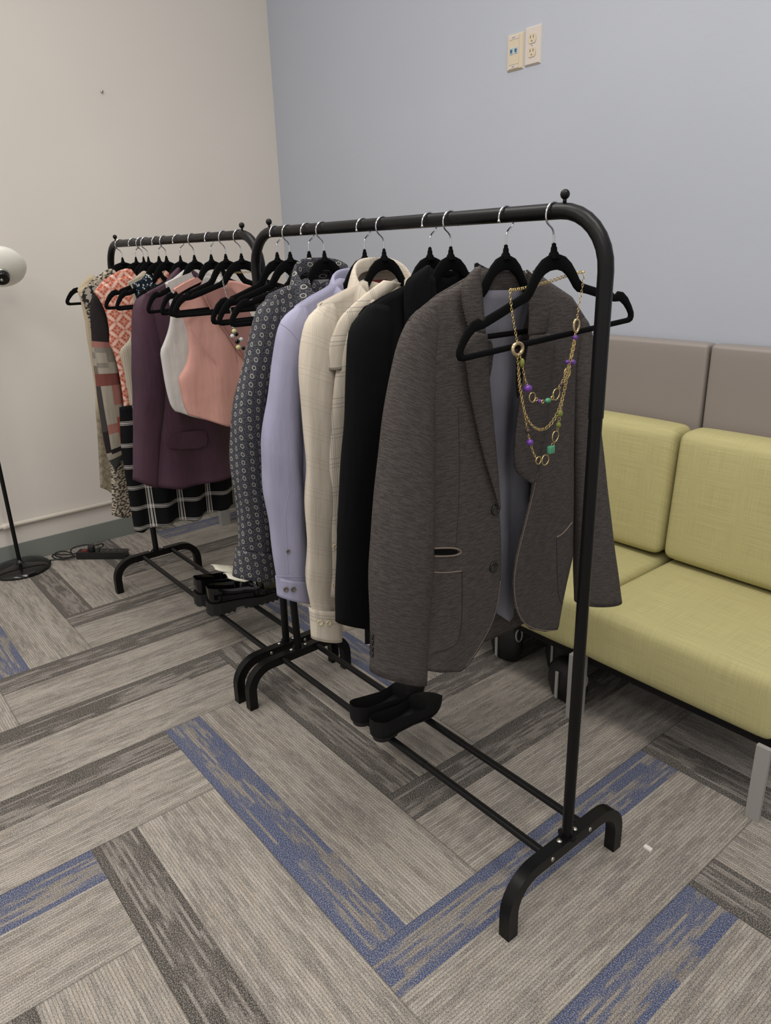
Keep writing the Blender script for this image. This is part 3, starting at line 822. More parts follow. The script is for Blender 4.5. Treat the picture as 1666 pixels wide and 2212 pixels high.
# pockets, buttons
fp_ = kids(t, 'front_panel'); sv_ = kids(t, 'sleeve')
mo = surf(fp_, smoothp([(937,1186),(960,1185),(982,1186),(990,1192),(980,1197),(955,1198),(937,1197)], 1), .0028)
MB().add([p for p, n in mo], [tuple(range(len(mo)))]).build('pocket_mouth', 'velvet', t, smooth=False)
stitch('pocket_welt', 'tweed_edge', t, fp_, [(937,1184),(955,1183),(980,1183),(992,1187),(996,1193),(985,1199),(960,1201),(937,1201)], .0016, .0022)
stitch('pocket_seam', 'tweed_edge', t, fp_, [(937,1236),(965,1237),(996,1233)], .0012, .0015)
stitch('pocket_seam', 'lining_dark', t, fp_, [(997,1233),(998,1290),(996,1350),(990,1385),(973,1400),(937,1410)], .0011, .0014)
stitch('dart_seam', 'lining_dark', t, fp_, [(989,880),(992,1000),(990,1100),(984,1180)], .0008, .0012)
stitch('pocket_welt', 'tweed_edge', t, fp_, [(1201,1160),(1215,1152),(1234,1128)], .0014, .0022)
stitch('pocket_seam', 'lining_dark', t, fp_, [(1201,1160),(1202,1220),(1204,1275),(1208,1297),(1216,1306)], .0011, .0014)
stitch('edge_piping', 'tweed_edge', t, fp_, [(1084,1160),(1083,1220),(1079,1270),(1070,1325),(1053,1366),(1028,1408),(1006,1438)], .0011, .0008)
stitch('edge_piping', 'tweed_edge', t, fp_, [(1160,1022),(1150,1070),(1131,1146),(1115,1209),(1109,1261),(1114,1310),(1127,1341),(1148,1357),(1180,1363),(1208,1360)], .0013, .0008)
for q in ((1064,1223),(1068,1100)):
    for p, n in surf(fp_, [q], .0015): disc('button', 'button_black', t, p, .0105, n, .0035)
for pz in (1372,1385,1398,1411):
    for p, n in surf(sv_, [(806,pz)], .001): disc('sleeve_button', 'button_black', t, p, .0058, n, .003)

# ------------------------------------------------------------------ black blazer
X = H1[7]
sh = yz(X, [(935,590),(900,606),(860,626),(830,640),(795,662),(765,690)])
sl = yz(X, [(800,655),(778,678),(758,698),(749,730),(746,800),(743,900),(735,980),(727,1080),(722,1180),(717,1270),(716,1338)])
sr = yz(X, [(840,660),(848,700),(842,760),(838,850),(830,950),(822,1050),(812,1150),(805,1250),(800,1352)])
t = garment('blazer', 'black blazer between the cream shirt and the grey tweed blazer', 'blazer', X, Y1, 'black_cloth', sh, sl, sr, .62, .2, group=S1, k=.4, wr=.03, seed=8, dip=.22)
XL = X+.026
strip('lapel', 'black_cloth', t, XL-.012, yz(XL, [(933,574),(905,590),(884,606),(880,650),(882,720),(890,800),(905,900)]), yz(XL, [(936,574),(938,600),(938,640),(936,700),(930,780),(925,850),(920,910)]), lambda s, u: .006*sin(PI*s)+.008*u, 40, .003)
strip('lapel', 'black_cloth', t, XL-.012, mir(yz(XL, [(933,574),(905,590),(884,606),(880,650),(882,720),(890,800),(905,900)]), Y1-.01), mir(yz(XL, [(936,574),(938,600),(938,640),(936,700),(930,780),(925,850),(920,910)]), Y1-.01), lambda s, u: .006*sin(PI*s)+.008*u, 40, .003)
nk = yz(X, [(936,578)])[0]
co = [(nk[0], nk[1]), (Y1-.02, nk[1]-.006), (Y1+.03, nk[1]-.008), (2*Y1-.01-nk[0], nk[1])]
strip('collar', 'black_cloth', t, X-.006, co, [(a, b-.045) for a, b in co], lambda s, u: -.016*sin(PI*u)-.004*s, 24, .003)

# garment between cream shirt and black blazer, mostly hidden
X = H1[6]
sh = yz(X, [(885,622),(850,640),(805,665)])
t = garment('dress', 'plain black garment squeezed between cream shirt and black blazer, only its hem and edges showing', 'dress', X, Y1, 'black_cloth', sh, None, None, .50, .19, d=.018, sleeves=False, group=S1, dip=.1, seed=5)

# ------------------------------------------------------------------ cream shirt
X = H1[5]
sh = yz(X, [(790,603),(755,622),(715,643),(690,656),(672,672)])
sl = yz(X, [(705,650),(680,668),(659,690),(649,740),(646,800),(648,860),(655,930),(659,1000),(652,1060),(655,1130),(656,1190),(652,1250),(662,1300),(666,1340),(668,1371)])
sr = yz(X, [(725,660),(735,700),(730,760),(722,850),(722,950),(724,1050),(724,1130),(722,1200),(720,1250),(717,1290),(724,1330),(726,1376)])
t = garment('shirt', 'cream plaid button-up shirt between the lavender shirt and the black blazer', 'shirt', X, Y1, 'cream_plaid', sh, sl, sr, .47, .185, d=.024, group=S1, k=.5, wr=.11, seed=11, dip=.13, f=.012)
shirt_collar(t, 'cream_plaid', X, Y1, 1.250, 1.150, .066, .030, .028, .050, .02, open_=1.5)
sleeve('cuff', 'cream_plaid_bold', t, X, yz(X, [(661, 1308), (664, 1340), (666, 1374)]), yz(X, [(727, 1310), (730, 1340), (731, 1378)]), 0.56, (.012,.012), .01, seed=1, smooth=0, nr=8)
for c in ((692,1344),(709,1345)):
    for p, n in surf(kids(t, 'cuff'), [c], .0012): disc('cuff_button', 'button_shell', t, p, .0066, n, .003)
strip('placket', 'cream_plaid_bold', t, X+.022, yz(X+.026, [(745,720),(725,800),(716,900),(712,1000),(712,1100),(712,1180),(714,1290)]), yz(X+.026, [(765,720),(752,800),(750,900),(748,1000),(746,1100),(745,1180),(744,1290)]), lambda s, u: .003+.004*sin(PI*s), 30, .002)
for c in ((723,1180),(722,1262)):
    for p, n in surf(kids(t, 'placket'), [c], .001): disc('button', 'button_shell', t, p, .0048, n, .0025)
strip('folded_front', 'cream_plaid_bold', t, X+.030, yz(X+.034, [(838,606),(804,630),(768,660),(740,688),(726,722),(716,752),(716,800)]), yz(X+.034, [(876,612),(840,640),(806,668),(776,698),(762,730),(752,770),(750,800)]), lambda s, u: -.010*(1-u)+.006*sin(PI*s)-.006*u, 40, .002, nu=9)
stitch('armhole_seam', 'cream_cloth', t, kids(t, 'sleeve', 'front'), [(668,664),(684,664),(700,674),(712,700),(718,735)], .0011)
la = yz(X, [(801,628),(840,640)])
b = MB().box((X-.018, Y1-.03, 1.196), (X-.0165, Y1+.02, 1.206)).build('label', 'label_red', t, smooth=False)

# ------------------------------------------------------------------ lavender shirt
X = H1[4]
sh = yz(X, [(735,600),(705,622),(672,640),(640,661),(620,678)])
sl = yz(X, [(650,656),(625,672),(606,690),(596,720),(589,780),(580,850),(570,920),(564,965),(566,1040),(575,1110),(581,1160),(588,1220),(595,1279)])
sr = yz(X, [(665,668),(676,700),(664,760),(654,850),(648,920),(648,1000),(652,1070),(655,1130),(657,1190),(658,1240),(664,1295)])
t = garment('shirt', 'plain lavender button-up shirt between the ring print and cream shirts', 'shirt', X, Y1, 'lavender', sh, sl, sr, .60, .2, d=.022, group=S1, k=.5, wr=.10, seed=21, dip=.11)
shirt_collar(t, 'lavender', X, Y1-.004, 1.230, 1.160, .070, .028, .028, .048, .02, open_=1.3)
sleeve('cuff', 'lavender', t, X, yz(X, [(589, 1242), (591, 1262), (593, 1283)]), yz(X, [(661, 1248), (664, 1270), (667, 1297)]), 0.56, (.012,.012), .01, seed=1, smooth=0, nr=8)
stitch('armhole_seam', 'lavender', t, kids(t, 'sleeve', 'front'), [(594,697),(604,697),(618,706),(632,719),(645,738),(652,760),(655,790)], .0012)
for c in ((618,1272),(633,1272)):
    for p, n in surf(kids(t, 'cuff'), [c], .0012): disc('cuff_button', 'button_grey', t, p, .0058, n, .003)
for p, n in surf(kids(t, 'sleeve'), [(622,1190)], .0012): disc('cuff_button', 'button_grey', t, p, .004, n, .003)
stitch('seam', 'lavender', t, kids(t, 'sleeve', 'front'), [(625,1060),(615,1110),(619,1160),(622,1240)], .0009)
stitch('cuff_seam', 'lavender', t, kids(t, 'sleeve', 'cuff'), [(590,1243),(625,1246),(660,1246)], .0010, .001)

# ------------------------------------------------------------------ ring print shirt
X = H1[3]
sh = yz(X, [(665,600),(640,612),(610,622),(580,636),(560,650)])
sl = yz(X, [(590,640),(566,652),(552,668),(544,700),(532,750),(520,800),(509,840),(499,900),(494,960),(499,1030),(508,1090),(514,1130),(508,1180),(505,1205),(500,1238)])
sr = yz(X, [(605,648),(612,680),(600,740),(585,800),(572,860),(566,920),(568,990),(573,1060),(580,1120),(583,1180),(584,1210),(587,1244)])
t = garment('shirt', 'dark ring print button-up shirt with white neck label, leftmost on the near rack', 'shirt', X, Y1, 'ring_print', sh, sl, sr, .575, .2, d=.028, group=S1, k=.55, wr=.10, seed=31, dip=.1)
shirt_collar(t, 'ring_print', X, Y1, 1.252, 1.165, .070, .032, .032, .056, .02, open_=1.3)
stitch('cuff_seam', 'ring_print', t, kids(t, 'sleeve'), [(513,1185),(545,1190),(583,1192)], .0012)
b = MB().box((X-.020, Y1-.030, 1.178), (X-.0185, Y1+.022, 1.204)).build('label', 'label_white', t, smooth=False)
text('SA', .020, (X-.018, Y1-.006, 1.192), 'print_ink', b, 'label_text', Matrix.Rotation(PI/2, 4, 'Z') @ Matrix.Rotation(PI/2, 4, 'X'))
sleeve('cuff', 'ring_print', t, X, yz(X, [(505, 1182), (501, 1205), (497, 1241)]), yz(X, [(585, 1188), (588, 1215), (590, 1246)]), 0.6, (.012,.012), .01, seed=1, smooth=0, nr=8)

# ------------------------------------------------------------------ back rack
def front_top(name, label, cat, X, mat, top, bot, left, right, d=.02, f=.008, nf=2.6, ph=0., backdrop=0.0, extra=None, backmat=None):
    """sleeveless garment: the front traced, the back a little lower-cut copy"""
    t = thing(name, (X, Y2, ZN), label, cat, S2)
    T, B_, L, R = (smoothp(q, 1) for q in (top, bot, left, right))
    sheet('front', mat, t, X, T, B_, L, R, pil(d, 1, f, nf, ph), 40, 56)
    q = len(T); Tb = [(a, b+backdrop*sin(PI*i/(q-1))) for i, (a, b) in enumerate(T)]
    sheet('back', backmat or mat, t, X, Tb, B_, L, R, pil(d, -1, f, nf*.8, ph+1), 40, 56)
    return t
def sym(P, yc): return mir(P, yc)
YC = Y2
def strap(k, yaw, mat, parent, poly, h=.0055):
    """cloth folded over the hanger arm"""
    n = Vector((cos(yaw), sin(yaw), 0)); o = Vector((H2[k], Y2, 1.2)); P = []
    for a, b in poly:
        d = ray(a, b); P.append(Vector(CAM)+d*((o-Vector(CAM)).dot(n)/d.dot(n)))
    m = len(P); vs = [p+n*h for p in P]+[p-n*h for p in P]
    b = MB().add([tuple(v) for v in vs], [tuple(range(m)), tuple(range(2*m-1, m-1, -1))]+[(i, (i+1) % m, m+(i+1) % m, m+i) for i in range(m)])
    b.uv = [(v.y, v.z) for v in vs]
    return b.build('shoulder_strap', mat, parent, smooth=False, bevel=.003)
# pink wrap top
X = H2[8]
lf = yz(X+.012, [(381,628),(384,645),(392,668),(401,690),(409,715),(412,745),(410,775),(403,795),(392,812),(389,822),(394,845),(400,875),(410,897)])
tl = yz(X, [(381,626),(425,606),(440,612)])
neck = yz(X+.012, [(440,612),(452,618),(480,621),(510,618),(535,611)])
tr = mir(list(reversed(tl)), YC)
top = tl+neck[1:4]+[(2*YC-tl[-1][0], tl[-1][1])]+tr[1:]
bt = yz(X+.02, [(410,897),(440,905),(470,914),(492,921)])
bt += [(2*YC-bt[0][0]-.10, bt[-1][1]-.005), (2*YC-bt[0][0], bt[0][1])]
t = front_top('vest_top', 'pink sleeveless wrap top behind the three empty hangers', 'top', X, 'pink', top, bt, lf, mir(lf, YC), .022, .006, 2.2, 1.)
ov = yz(X+.03, [(432,617),(447,650),(462,680),(478,702),(500,735),(518,762),(540,790)])
iv = yz(X+.03, [(446,616),(470,650),(490,680),(510,702),(530,730),(548,755),(565,780)])
strip('neckline_insert', 'mauve_pink', t, X+.018, ov, yz(X+.03, [(500,620),(530,650),(545,680),(555,702),(562,730),(568,750),(572,785)]), lambda s, u: .006*sin(PI*s)+.005, 30, .001)
P = [(X+.026, y, z) for y, z in yz(X+.026, [(432,617),(447,650),(462,680),(478,702),(500,735),(518,762),(540,790)])]; MB().tube(P, .0012, 6).build('neckline_seam', 'pink', t)
P = [(X+.022, y, z) for y, z in yz(X+.022, [(408,705),(425,735),(450,765),(468,785),(474,830),(474,905)])]; MB().tube(smoothp(P,1), .0009, 6).build('dart_seam', 'pink', t)
strap(8, .36, 'pink', t, [(378,625),(400,612),(423,601),(430,607),(405,619),(382,632)])
# white sleeveless top
X = H2[7]
lf = yz(X+.008, [(361,618),(366,640),(371,665),(371,690),(366,715),(357,740),(348,760),(352,785),(359,830),(366,860),(372,878),(381,889)])
tl = yz(X, [(361,617),(385,606),(411,592)])
bt = yz(X+.015, [(381,889),(396,893),(412,899),(460,910)]); bt += [(2*YC-bt[0][0], bt[0][1])]
top = tl+[(tl[-1][0]+.02, tl[-1][1]-.05), (YC, tl[-1][1]-.09), (2*YC-tl[-1][0]-.02, tl[-1][1]-.05)]+mir(list(reversed(tl)), YC)
t = front_top('tank_top', 'white sleeveless top between the plum blazer and the pink top', 'top', X, 'white_cloth', top, bt, lf, mir(lf, YC), .018, .008, 3, 2., backdrop=.03)
MB().box((X-.014, Y2-.014, tl[-1][1]-.035), (X-.013, Y2+.01, tl[-1][1]-.022)).build('label', 'black_cloth', t, smooth=False)
strap(7, .4, 'white_cloth', t, [(361,612),(385,600),(410,591),(413,604),(390,617),(369,631)])
# plum blazer
X = H2[6]
sh = yz(X, [(385,592),(362,606),(340,618),(315,631),(297,641)])
sl = yz(X, [(315,632),(300,640),(290,652),(285,675),(284,720),(284,790),(286,870),(286,960),(284,1034)])
sr = yz(X, [(326,645),(332,670),(338,700),(345,730),(352,765),(358,810),(358,865),(350,920),(343,965),(339,1010),(336,1053)])
t = garment('blazer', 'plum satin blazer with flap pocket, behind the white and pink tops', 'blazer', X, Y2, 'plum', sh, sl, sr, .575, .21, d=.03, group=S2, k=.5, wr=.03, seed=41, dip=.2, hemrise=.03)
XL = X+.026
for mm in (0, 1):
    o_ = yz(XL, [(388,578),(372,592),(361,606),(363,640),(372,690),(388,760)]); i_ = yz(XL, [(392,578),(394,600),(394,630),(394,670),(396,710),(400,770)])
    if mm: o_, i_ = mir(o_, Y2), mir(i_, Y2)
    strip('lapel', 'plum', t, XL-.014, o_, i_, lambda s, u: .005*sin(PI*s)+.008*u, 30, .002)
nk = yz(X, [(392,580)])[0]
co = [(nk[0], nk[1]), (Y2-.03, nk[1]-.002), (Y2+.03, nk[1]-.002), (2*Y2-nk[0], nk[1])]
strip('collar', 'plum', t, X-.008, co, [(a, b-.05) for a, b in co], lambda s, u: -.014*sin(PI*u)-.004*s, 24, .002)
fp = yz(X+.036, [(365,938),(400,934),(440,930),(445,936),(448,950),(445,962),(430,967),(390,970),(366,967),(362,955)])
patchpoly('pocket_flap', 'plum', t, X+.034, fp, 0, .004, bevel=.001)
# plaid skirt hung under the floral top
X = H2[5]-.01
lf = yz(X, [(258,880),(262,971),(270,1020),(277,1062),(284,1105),(291,1147)])
rt_ = mir(lf, Y2)
bt = yz(X+.01, [(291,1147),(308,1149),(318,1141),(338,1131),(365,1126),(390,1121),(408,1120),(425,1111),(455,1105),(470,1096),(490,1090)])
bt = bt+[(rt_[-1][0], rt_[-1][1])]
tp = [lf[0], (Y2, lf[0][1]+.005), rt_[0]]
t = thing('plaid_skirt', (X, Y2, 1.0), 'black skirt with white plaid lines below the plum blazer hem', 'skirt', S2)
sheet('front', 'black_white_plaid', t, X, tp, bt, lf, rt_, pil(.035, 1, .022, 4.2, .5), 60, 40)
sheet('back', 'black_white_plaid', t, X, tp, [(a, b+.01) for a, b in bt], lf, rt_, pil(.03, -1, .015, 3.5, 2), 60, 40)
for yy in (-.12, .12):
    MB().box((X-.004, Y2+yy-.004, tp[1][1]-.01), (X+.004, Y2+yy+.004, 1.1225)).build('hanging_loop', 'black_cloth', t, smooth=False)
# navy floral top
X = H2[5]
tl = yz(X, [(291,633),(305,617),(325,602)])
lf = [tl[0]]+[(tl[0][0]+.012, tl[0][1]-.05), (tl[0][0]+.01, tl[0][1]-.16), (tl[0][0]-.005, tl[0][1]-.22), (tl[0][0], .78)]
top = tl+[(tl[-1][0]+.02, tl[-1][1]-.05), (YC, tl[-1][1]-.08), (2*YC-tl[-1][0]-.02, tl[-1][1]-.05)]+mir(list(reversed(tl)), YC)
t = front_top('tank_top', 'navy floral sleeveless top squeezed behind the plum blazer shoulder', 'top', X, 'navy_floral', top, [lf[-1], (YC, .77), mir(lf, YC)[-1]], lf, mir(lf, YC), .016, .004, backdrop=.03)
strap(5, .3, 'navy_floral', t, [(290,615),(306,607),(324,600),(326,615),(312,624),(297,635)])
# ribbed beige top
X = H2[4]
tl = yz(X, [(281,617),(298,606),(318,596)])
lf = [tl[0]]+yz(X, [(288,640),(289,680),(287,715),(276,740),(257,756),(263,780),(268,800),(274,832),(281,870),(290,960)])
top = tl+[(tl[-1][0]+.02, tl[-1][1]-.05), (YC, tl[-1][1]-.08), (2*YC-tl[-1][0]-.02, tl[-1][1]-.05)]+mir(list(reversed(tl)), YC)
t = front_top('tank_top', 'ribbed beige sleeveless top between the coral print and floral tops', 'top', X, 'ribbed_beige', top, [lf[-1], (YC, lf[-1][1]), mir(lf, YC)[-1]], lf, mir(lf, YC), .014, .004, backdrop=.03)
strap(4, .2, 'ribbed_beige', t, [(279,610),(296,602),(314,594),(317,607),(301,614),(284,621)])
# coral print top
X = H2[3]
tl = yz(X, [(204,632),(222,616),(250,603),(284,593)])
lf = yz(X, [(204,632),(216,648),(226,668),(233,690),(237,720),(236,745),(245,757),(256,797),(265,847),(271,906),(273,963)])
top = tl+[(tl[-1][0]+.02, tl[-1][1]-.04), (YC, tl[-1][1]-.06), (2*YC-tl[-1][0]-.02, tl[-1][1]-.04)]+mir(list(reversed(tl)), YC)
front_top('diamond_top', 'coral and white diamond print sleeveless top left of the plum blazer', 'top', X, 'coral_print', top, [lf[-1], (YC, lf[-1][1]), mir(lf, YC)[-1]], lf, mir(lf, YC), .014, .008, 3, 1.2, backdrop=.03)
# patchwork blouse
X = H2[2]
sh = yz(X, [(260,600),(235,612),(215,625),(203,634)])
sl = yz(X, [(210,628),(199,640),(193,662),(196,700),(198,740),(200,770),(206,820),(215,900),(227,973),(230,990),(248,1014)])
sr = yz(X, [(225,636),(236,665),(244,710),(250,757),(256,800),(262,850),(266,900),(268,950),(266,975),(262,985),(256,1000)])
t = garment('blouse', 'sheer patchwork blouse in black, grey and dusty red, third from the far end', 'blouse', X, Y2, 'patchwork', sh, sl, sr, .74, .17, d=.016, group=S2, k=.35, wr=.05, seed=51, dip=.06)
# snake print dress
X = H2[1]
tl = yz(X, [(174,640),(190,622),(215,608),(246,592)])
lf = yz(X, [(174,640),(183,662),(195,700),(205,760),(215,850),(228,930),(240,1000),(242,1067),(242,1112)])
bt = yz(X, [(242,1112),(262,1118),(284,1117),(320,1110)]); bt += [(2*YC-bt[0][0], bt[0][1])]
top = tl+[(tl[-1][0]+.02, tl[-1][1]-.04), (YC, tl[-1][1]-.06), (2*YC-tl[-1][0]-.02, tl[-1][1]-.04)]+mir(list(reversed(tl)), YC)
t = front_top('print_dress', 'black and cream snake print dress, second from the far end', 'dress', X, 'snake_print', top, bt, lf, mir(lf, YC), .018, .012, 3, .4, backdrop=.03)
patchpoly('shoulder_cap', 'grey_abstract', t, X+.002, yz(X, [(173,641),(178,628),(200,612),(228,602),(232,606),(210,622),(198,634),(190,655),(180,660)]), .012, .002)
# beige strap dress
X = H2[0]
tl = yz(X, [(167,627),(185,614),(203,603)])
lf = [tl[0]]+yz(X, [(172,640),(178,665),(184,695),(187,725),(193,758),(203,820),(207,850),(206,880),(210,923),(213,977),(217,1053)])
bt = yz(X, [(217,1053),(233,1059),(250,1072),(290,1080)]); bt += [(2*YC-bt[0][0], bt[0][1])]
top = tl+[(tl[-1][0]+.02, tl[-1][1]-.05), (YC, tl[-1][1]-.08), (2*YC-tl[-1][0]-.02, tl[-1][1]-.05)]+mir(list(reversed(tl)), YC)
front_top('dress', 'beige dress with paisley lower part, farthest garment on the back rack', 'dress', X, 'beige_paisley', top, bt, lf, mir(lf, YC), .018, .012, 3, 2.4, backdrop=.03)
# ------------------------------------------------------------------ necklaces
def linkchain(name, parent, pts, mat='gold', sp=.0046, r=.0028, w=.00055):
    n = max(2, int(sum((Vector(b)-Vector(a)).length for a, b in zip(pts, pts[1:]))/sp)); P = resample(pts, n+1); b = MB()
    for i in range(n):
        c = (P[i]+P[i+1])/2; t_ = (P[i+1]-P[i]).normalized(); s = Vector((1,0,0)); s = (s-t_*s.dot(t_)).normalized(); q = t_.cross(s)
        N = (q if i % 2 == 0 else (q*.8+s*.6)).normalized()
        path = [c+t_*(cos(2*PI*k/10)*r*1.12)+N*(sin(2*PI*k/10)*r*.85) for k in range(10)]
        b.tube(path, w, 5, closed=True)
    return b.build(name, mat, parent)
def bead(name, parent, c, r, mat, sc_=(1,1,1)):
    return MB().ball(c, r*.88, 14, sc_).build(name, mat, parent)
def oval(name, parent, c, rx, rz, mat, w=.0011, tilt=0.):
    path = [(c[0]+.0003*sin(a*2), c[1]+rx*cos(a)*cos(tilt)-rz*sin(a)*sin(tilt), c[2]+rx*cos(a)*sin(tilt)+rz*sin(a)*cos(tilt)) for a in [2*PI*k/24 for k in range(24)]]
    return MB().tube(path, w, 8, closed=True).build(name, mat, parent)
XN = H1[9]+.0095
def q5(L, dx=0.): return [(XN+dx,)+yz(XN+dx, [(960+a/3.786, 560+b/3.786)])[0] for a, b in L]
t = thing('beaded_necklace', (H1[9], Y1, 1.19), 'long gold chain necklace with purple and green beads on the nearest hanger', 'necklace')
linkchain('chain', t, q5([(540,250),(535,265),(542,330),(552,420),(570,530),(590,640),(597,690)]))
linkchain('chain', t, q5([(1142,100),(1138,170),(1118,300),(1098,400),(1085,500)]))
bk = q5([(560,252),(640,240),(700,225),(790,200),(830,190),(900,170),(1000,135),(1050,122),(1100,110)], -.014)
linkchain('chain', t, q5([(540,250)])+bk+q5([(1142,100)]))
b = q5([(600,735),(1080,545)])
o_ = oval('crystal_ring', t, b[0], .0115, .0092, 'crystal', .0030); oval('crystal_ring', t, b[1], .0072, .0105, 'crystal', .0022)
linkchain('chain', t, q5([(595,785),(603,850),(610,900),(618,1000),(628,1080),(642,1170),(662,1260),(700,1340),(735,1375),(780,1397),(830,1385),(870,1350),(905,1300),(935,1240),(960,1160),(985,1060),(1010,940),(1030,820),(1055,700),(1072,610)], .001))
linkchain('chain', t, q5([(612,782),(628,810),(640,870),(650,930),(662,985),(676,1025)], .003))
linkchain('chain', t, q5([(935,1060),(965,1010),(990,960),(1010,900),(1030,830),(1055,740),(1065,680),(1072,610)], .004))
linkchain('chain', t, q5([(598,788),(604,870),(606,950),(615,1050),(633,1150),(650,1230),(665,1310),(675,1370),(688,1430),(697,1480),(712,1530),(728,1580),(750,1625)], -.001))
linkchain('chain', t, q5([(945,1270),(958,1190),(980,1080),(1005,960),(1030,850),(1050,740),(1068,620)], -.002))
linkchain('chain', t, q5([(850,1600),(873,1550),(893,1505)], 0)); linkchain('chain', t, q5([(925,1400),(933,1355),(940,1300),(945,1270)], 0))
for (a, c, r, m, s_) in ((635,845,.0062,'olive_bead',(.8,.8,1.3)),(683,1055,.0078,'purple_bead',(1,1.1,.9)),(778,1160,.0038,'purple_bead',(1,1,1)),(848,1155,.0062,'jade_bead',(.8,1.15,.8)),
                         (957,1028,.0052,'brown_bead',(1,1,1)),(1048,842,.0062,'purple_bead',(1,1,.9)),(1070,640,.0052,'purple_bead',(1,1,1)),(1005,840,.005,'purple_bead',(1,1,.8)),
                         (685,1405,.0050,'brown_bead',(1,1.1,1)),(700,1497,.0066,'purple_bead',(1,1,.95)),(933,1355,.0052,'olive_bead',(1,1,1.1)),(948,1262,.0064,'olive_bead',(.8,1,1.1))):
    bead('bead', t, q5([(a, c)], .003)[0], r, m, s_)
p = q5([(873,1557)], .002)[0]
b_ = MB().box((p[0]-.004,p[1]-.0068,p[2]-.0068), (p[0]+.004,p[1]+.0068,p[2]+.0068)).build('square_bead', 'jade_bead', t, bevel=.002)
for a, c, rx, rz, ti in ((720,1130,.0056,.0082,.5),(915,1105,.0066,.0098,-.5),(1005,930,.0062,.0086,-.3),(770,1645,.0050,.0066,1.0),(825,1642,.0070,.0088,-.8),(908,1450,.0062,.0096,-.2),(753,1148,.0022,.0028,0),(805,1166,.0022,.0028,0),(885,1135,.0026,.003,0)):
    oval('oval_link', t, q5([(a, c)], .002)[0], rx*1.3, rz, 'gold', .0011, ti)
# short necklace on the back rack
XM_ = H2[10]+.010
def q1(L, dx=0.): return [(XM_+dx,)+yz(XM_+dx, [p])[0] for p in L]
t = thing('beaded_necklace', (H2[10], Y2, 1.2), 'short necklace with milky, yellow and black drops on the back rack', 'necklace')
linkchain('chain', t, q1([(477,588),(480,600),(483,615),(487,632),(493,650),(497,665),(501,682),(504,694)]), 'screw', .0045, .0024, .0006)
linkchain('chain', t, q1([(494,591),(510,589),(530,588),(547,587)], -.014), 'gold', .0045, .0024, .0006)
linkchain('chain', t, q1([(504,694),(509,712),(516,738),(524,756),(536,766),(548,760),(557,735),(562,700),(560,640),(556,600)], .0), 'screw', .0045, .0024, .0006)
for a, c, r, m in ((505,705,.007,'milky_bead'),(506,715,.0075,'yellow_bead'),(502,726,.007,'milky_bead'),(511,722,.0075,'black_bead'),(521,733,.007,'milky_bead'),(513,738,.0085,'black_bead'),(515,750,.008,'yellow_bead'),(526,752,.007,'black_bead'),(537,762,.008,'milky_bead')):
    bead('drop_bead', t, q1([(a, c)], .005)[0], r, m, (.6,1,.9))

# ------------------------------------------------------------------ shoes
def lerpt(T, s):
    for (a, va), (b, vb) in zip(T, T[1:]):
        if s <= b:
            f = (s-a)/(b-a); f = f*f*(3-2*f) if len(T) < 4 else f
            return tuple(x+(y-x)*f for x, y in zip(va, vb))
    return T[-1][1]
def shoe_upper(name, mat, parent, M_, T, L, throat, inz, n=44, th=.003, flare=.12):
    # T: stations s -> (half width, bottom z, rim z); throat: s where the opening ends
    vs = []; m = None
    for i in range(n):
        s = .5-.5*cos(PI*i/(n-1)); w, zb, zt = lerpt(T, s); x = s*L
        ring = []
        wr = w*(1-flare)
        for k in range(7):                  # left side, rim to sole
            f = k/6; yy = -(wr+(w-wr)*sin(min(1, f*1.6)*PI/2)) if f < .9 else -w*.86
            ring.append((yy, zt+(zb-zt)*f))
        for k in range(1, 4): ring.append((-w*.86+w*1.72*k/4, zb))
        ring += [(-y, z) for y, z in reversed(ring[:7])]
        op = max(0., min(1., (throat-s)/.03))*min(1., s/.025)
        for k in range(1, 8):               # rim to rim: cavity or vamp
            f = k/8; yy = wr*(1-2*f)
            zc = zt+ (1-(1-2*f)**2)*w*.42            # vamp arch
            g = min(1, abs(1-abs(1-2*f))*9)
            zo = zt+(inz(s)-zt)*g
            yo = (wr-.003)*(1-2*f) if f not in (0, 1) else yy
            ring.append((yy*(1-op)+yo*op, zc*(1-op)+zo*op))
        m = len(ring); vs += [M_ @ Vector((x, y, z)) for y, z in ring]
    fs = [(i*m+j, i*m+(j+1) % m, (i+1)*m+(j+1) % m, (i+1)*m+j) for i in range(n-1) for j in range(m)]
    fs += [tuple(range(m))[::-1], tuple((n-1)*m+j for j in range(m))]
    return MB().add(vs, fs).build(name, mat, parent, angle=.9)
def shoe_frame(hx, hy, tx, ty, z):
    a = math.atan2(ty-hy, tx-hx); return Matrix.Translation((hx, hy, z)) @ Matrix.Rotation(a, 4, 'Z')
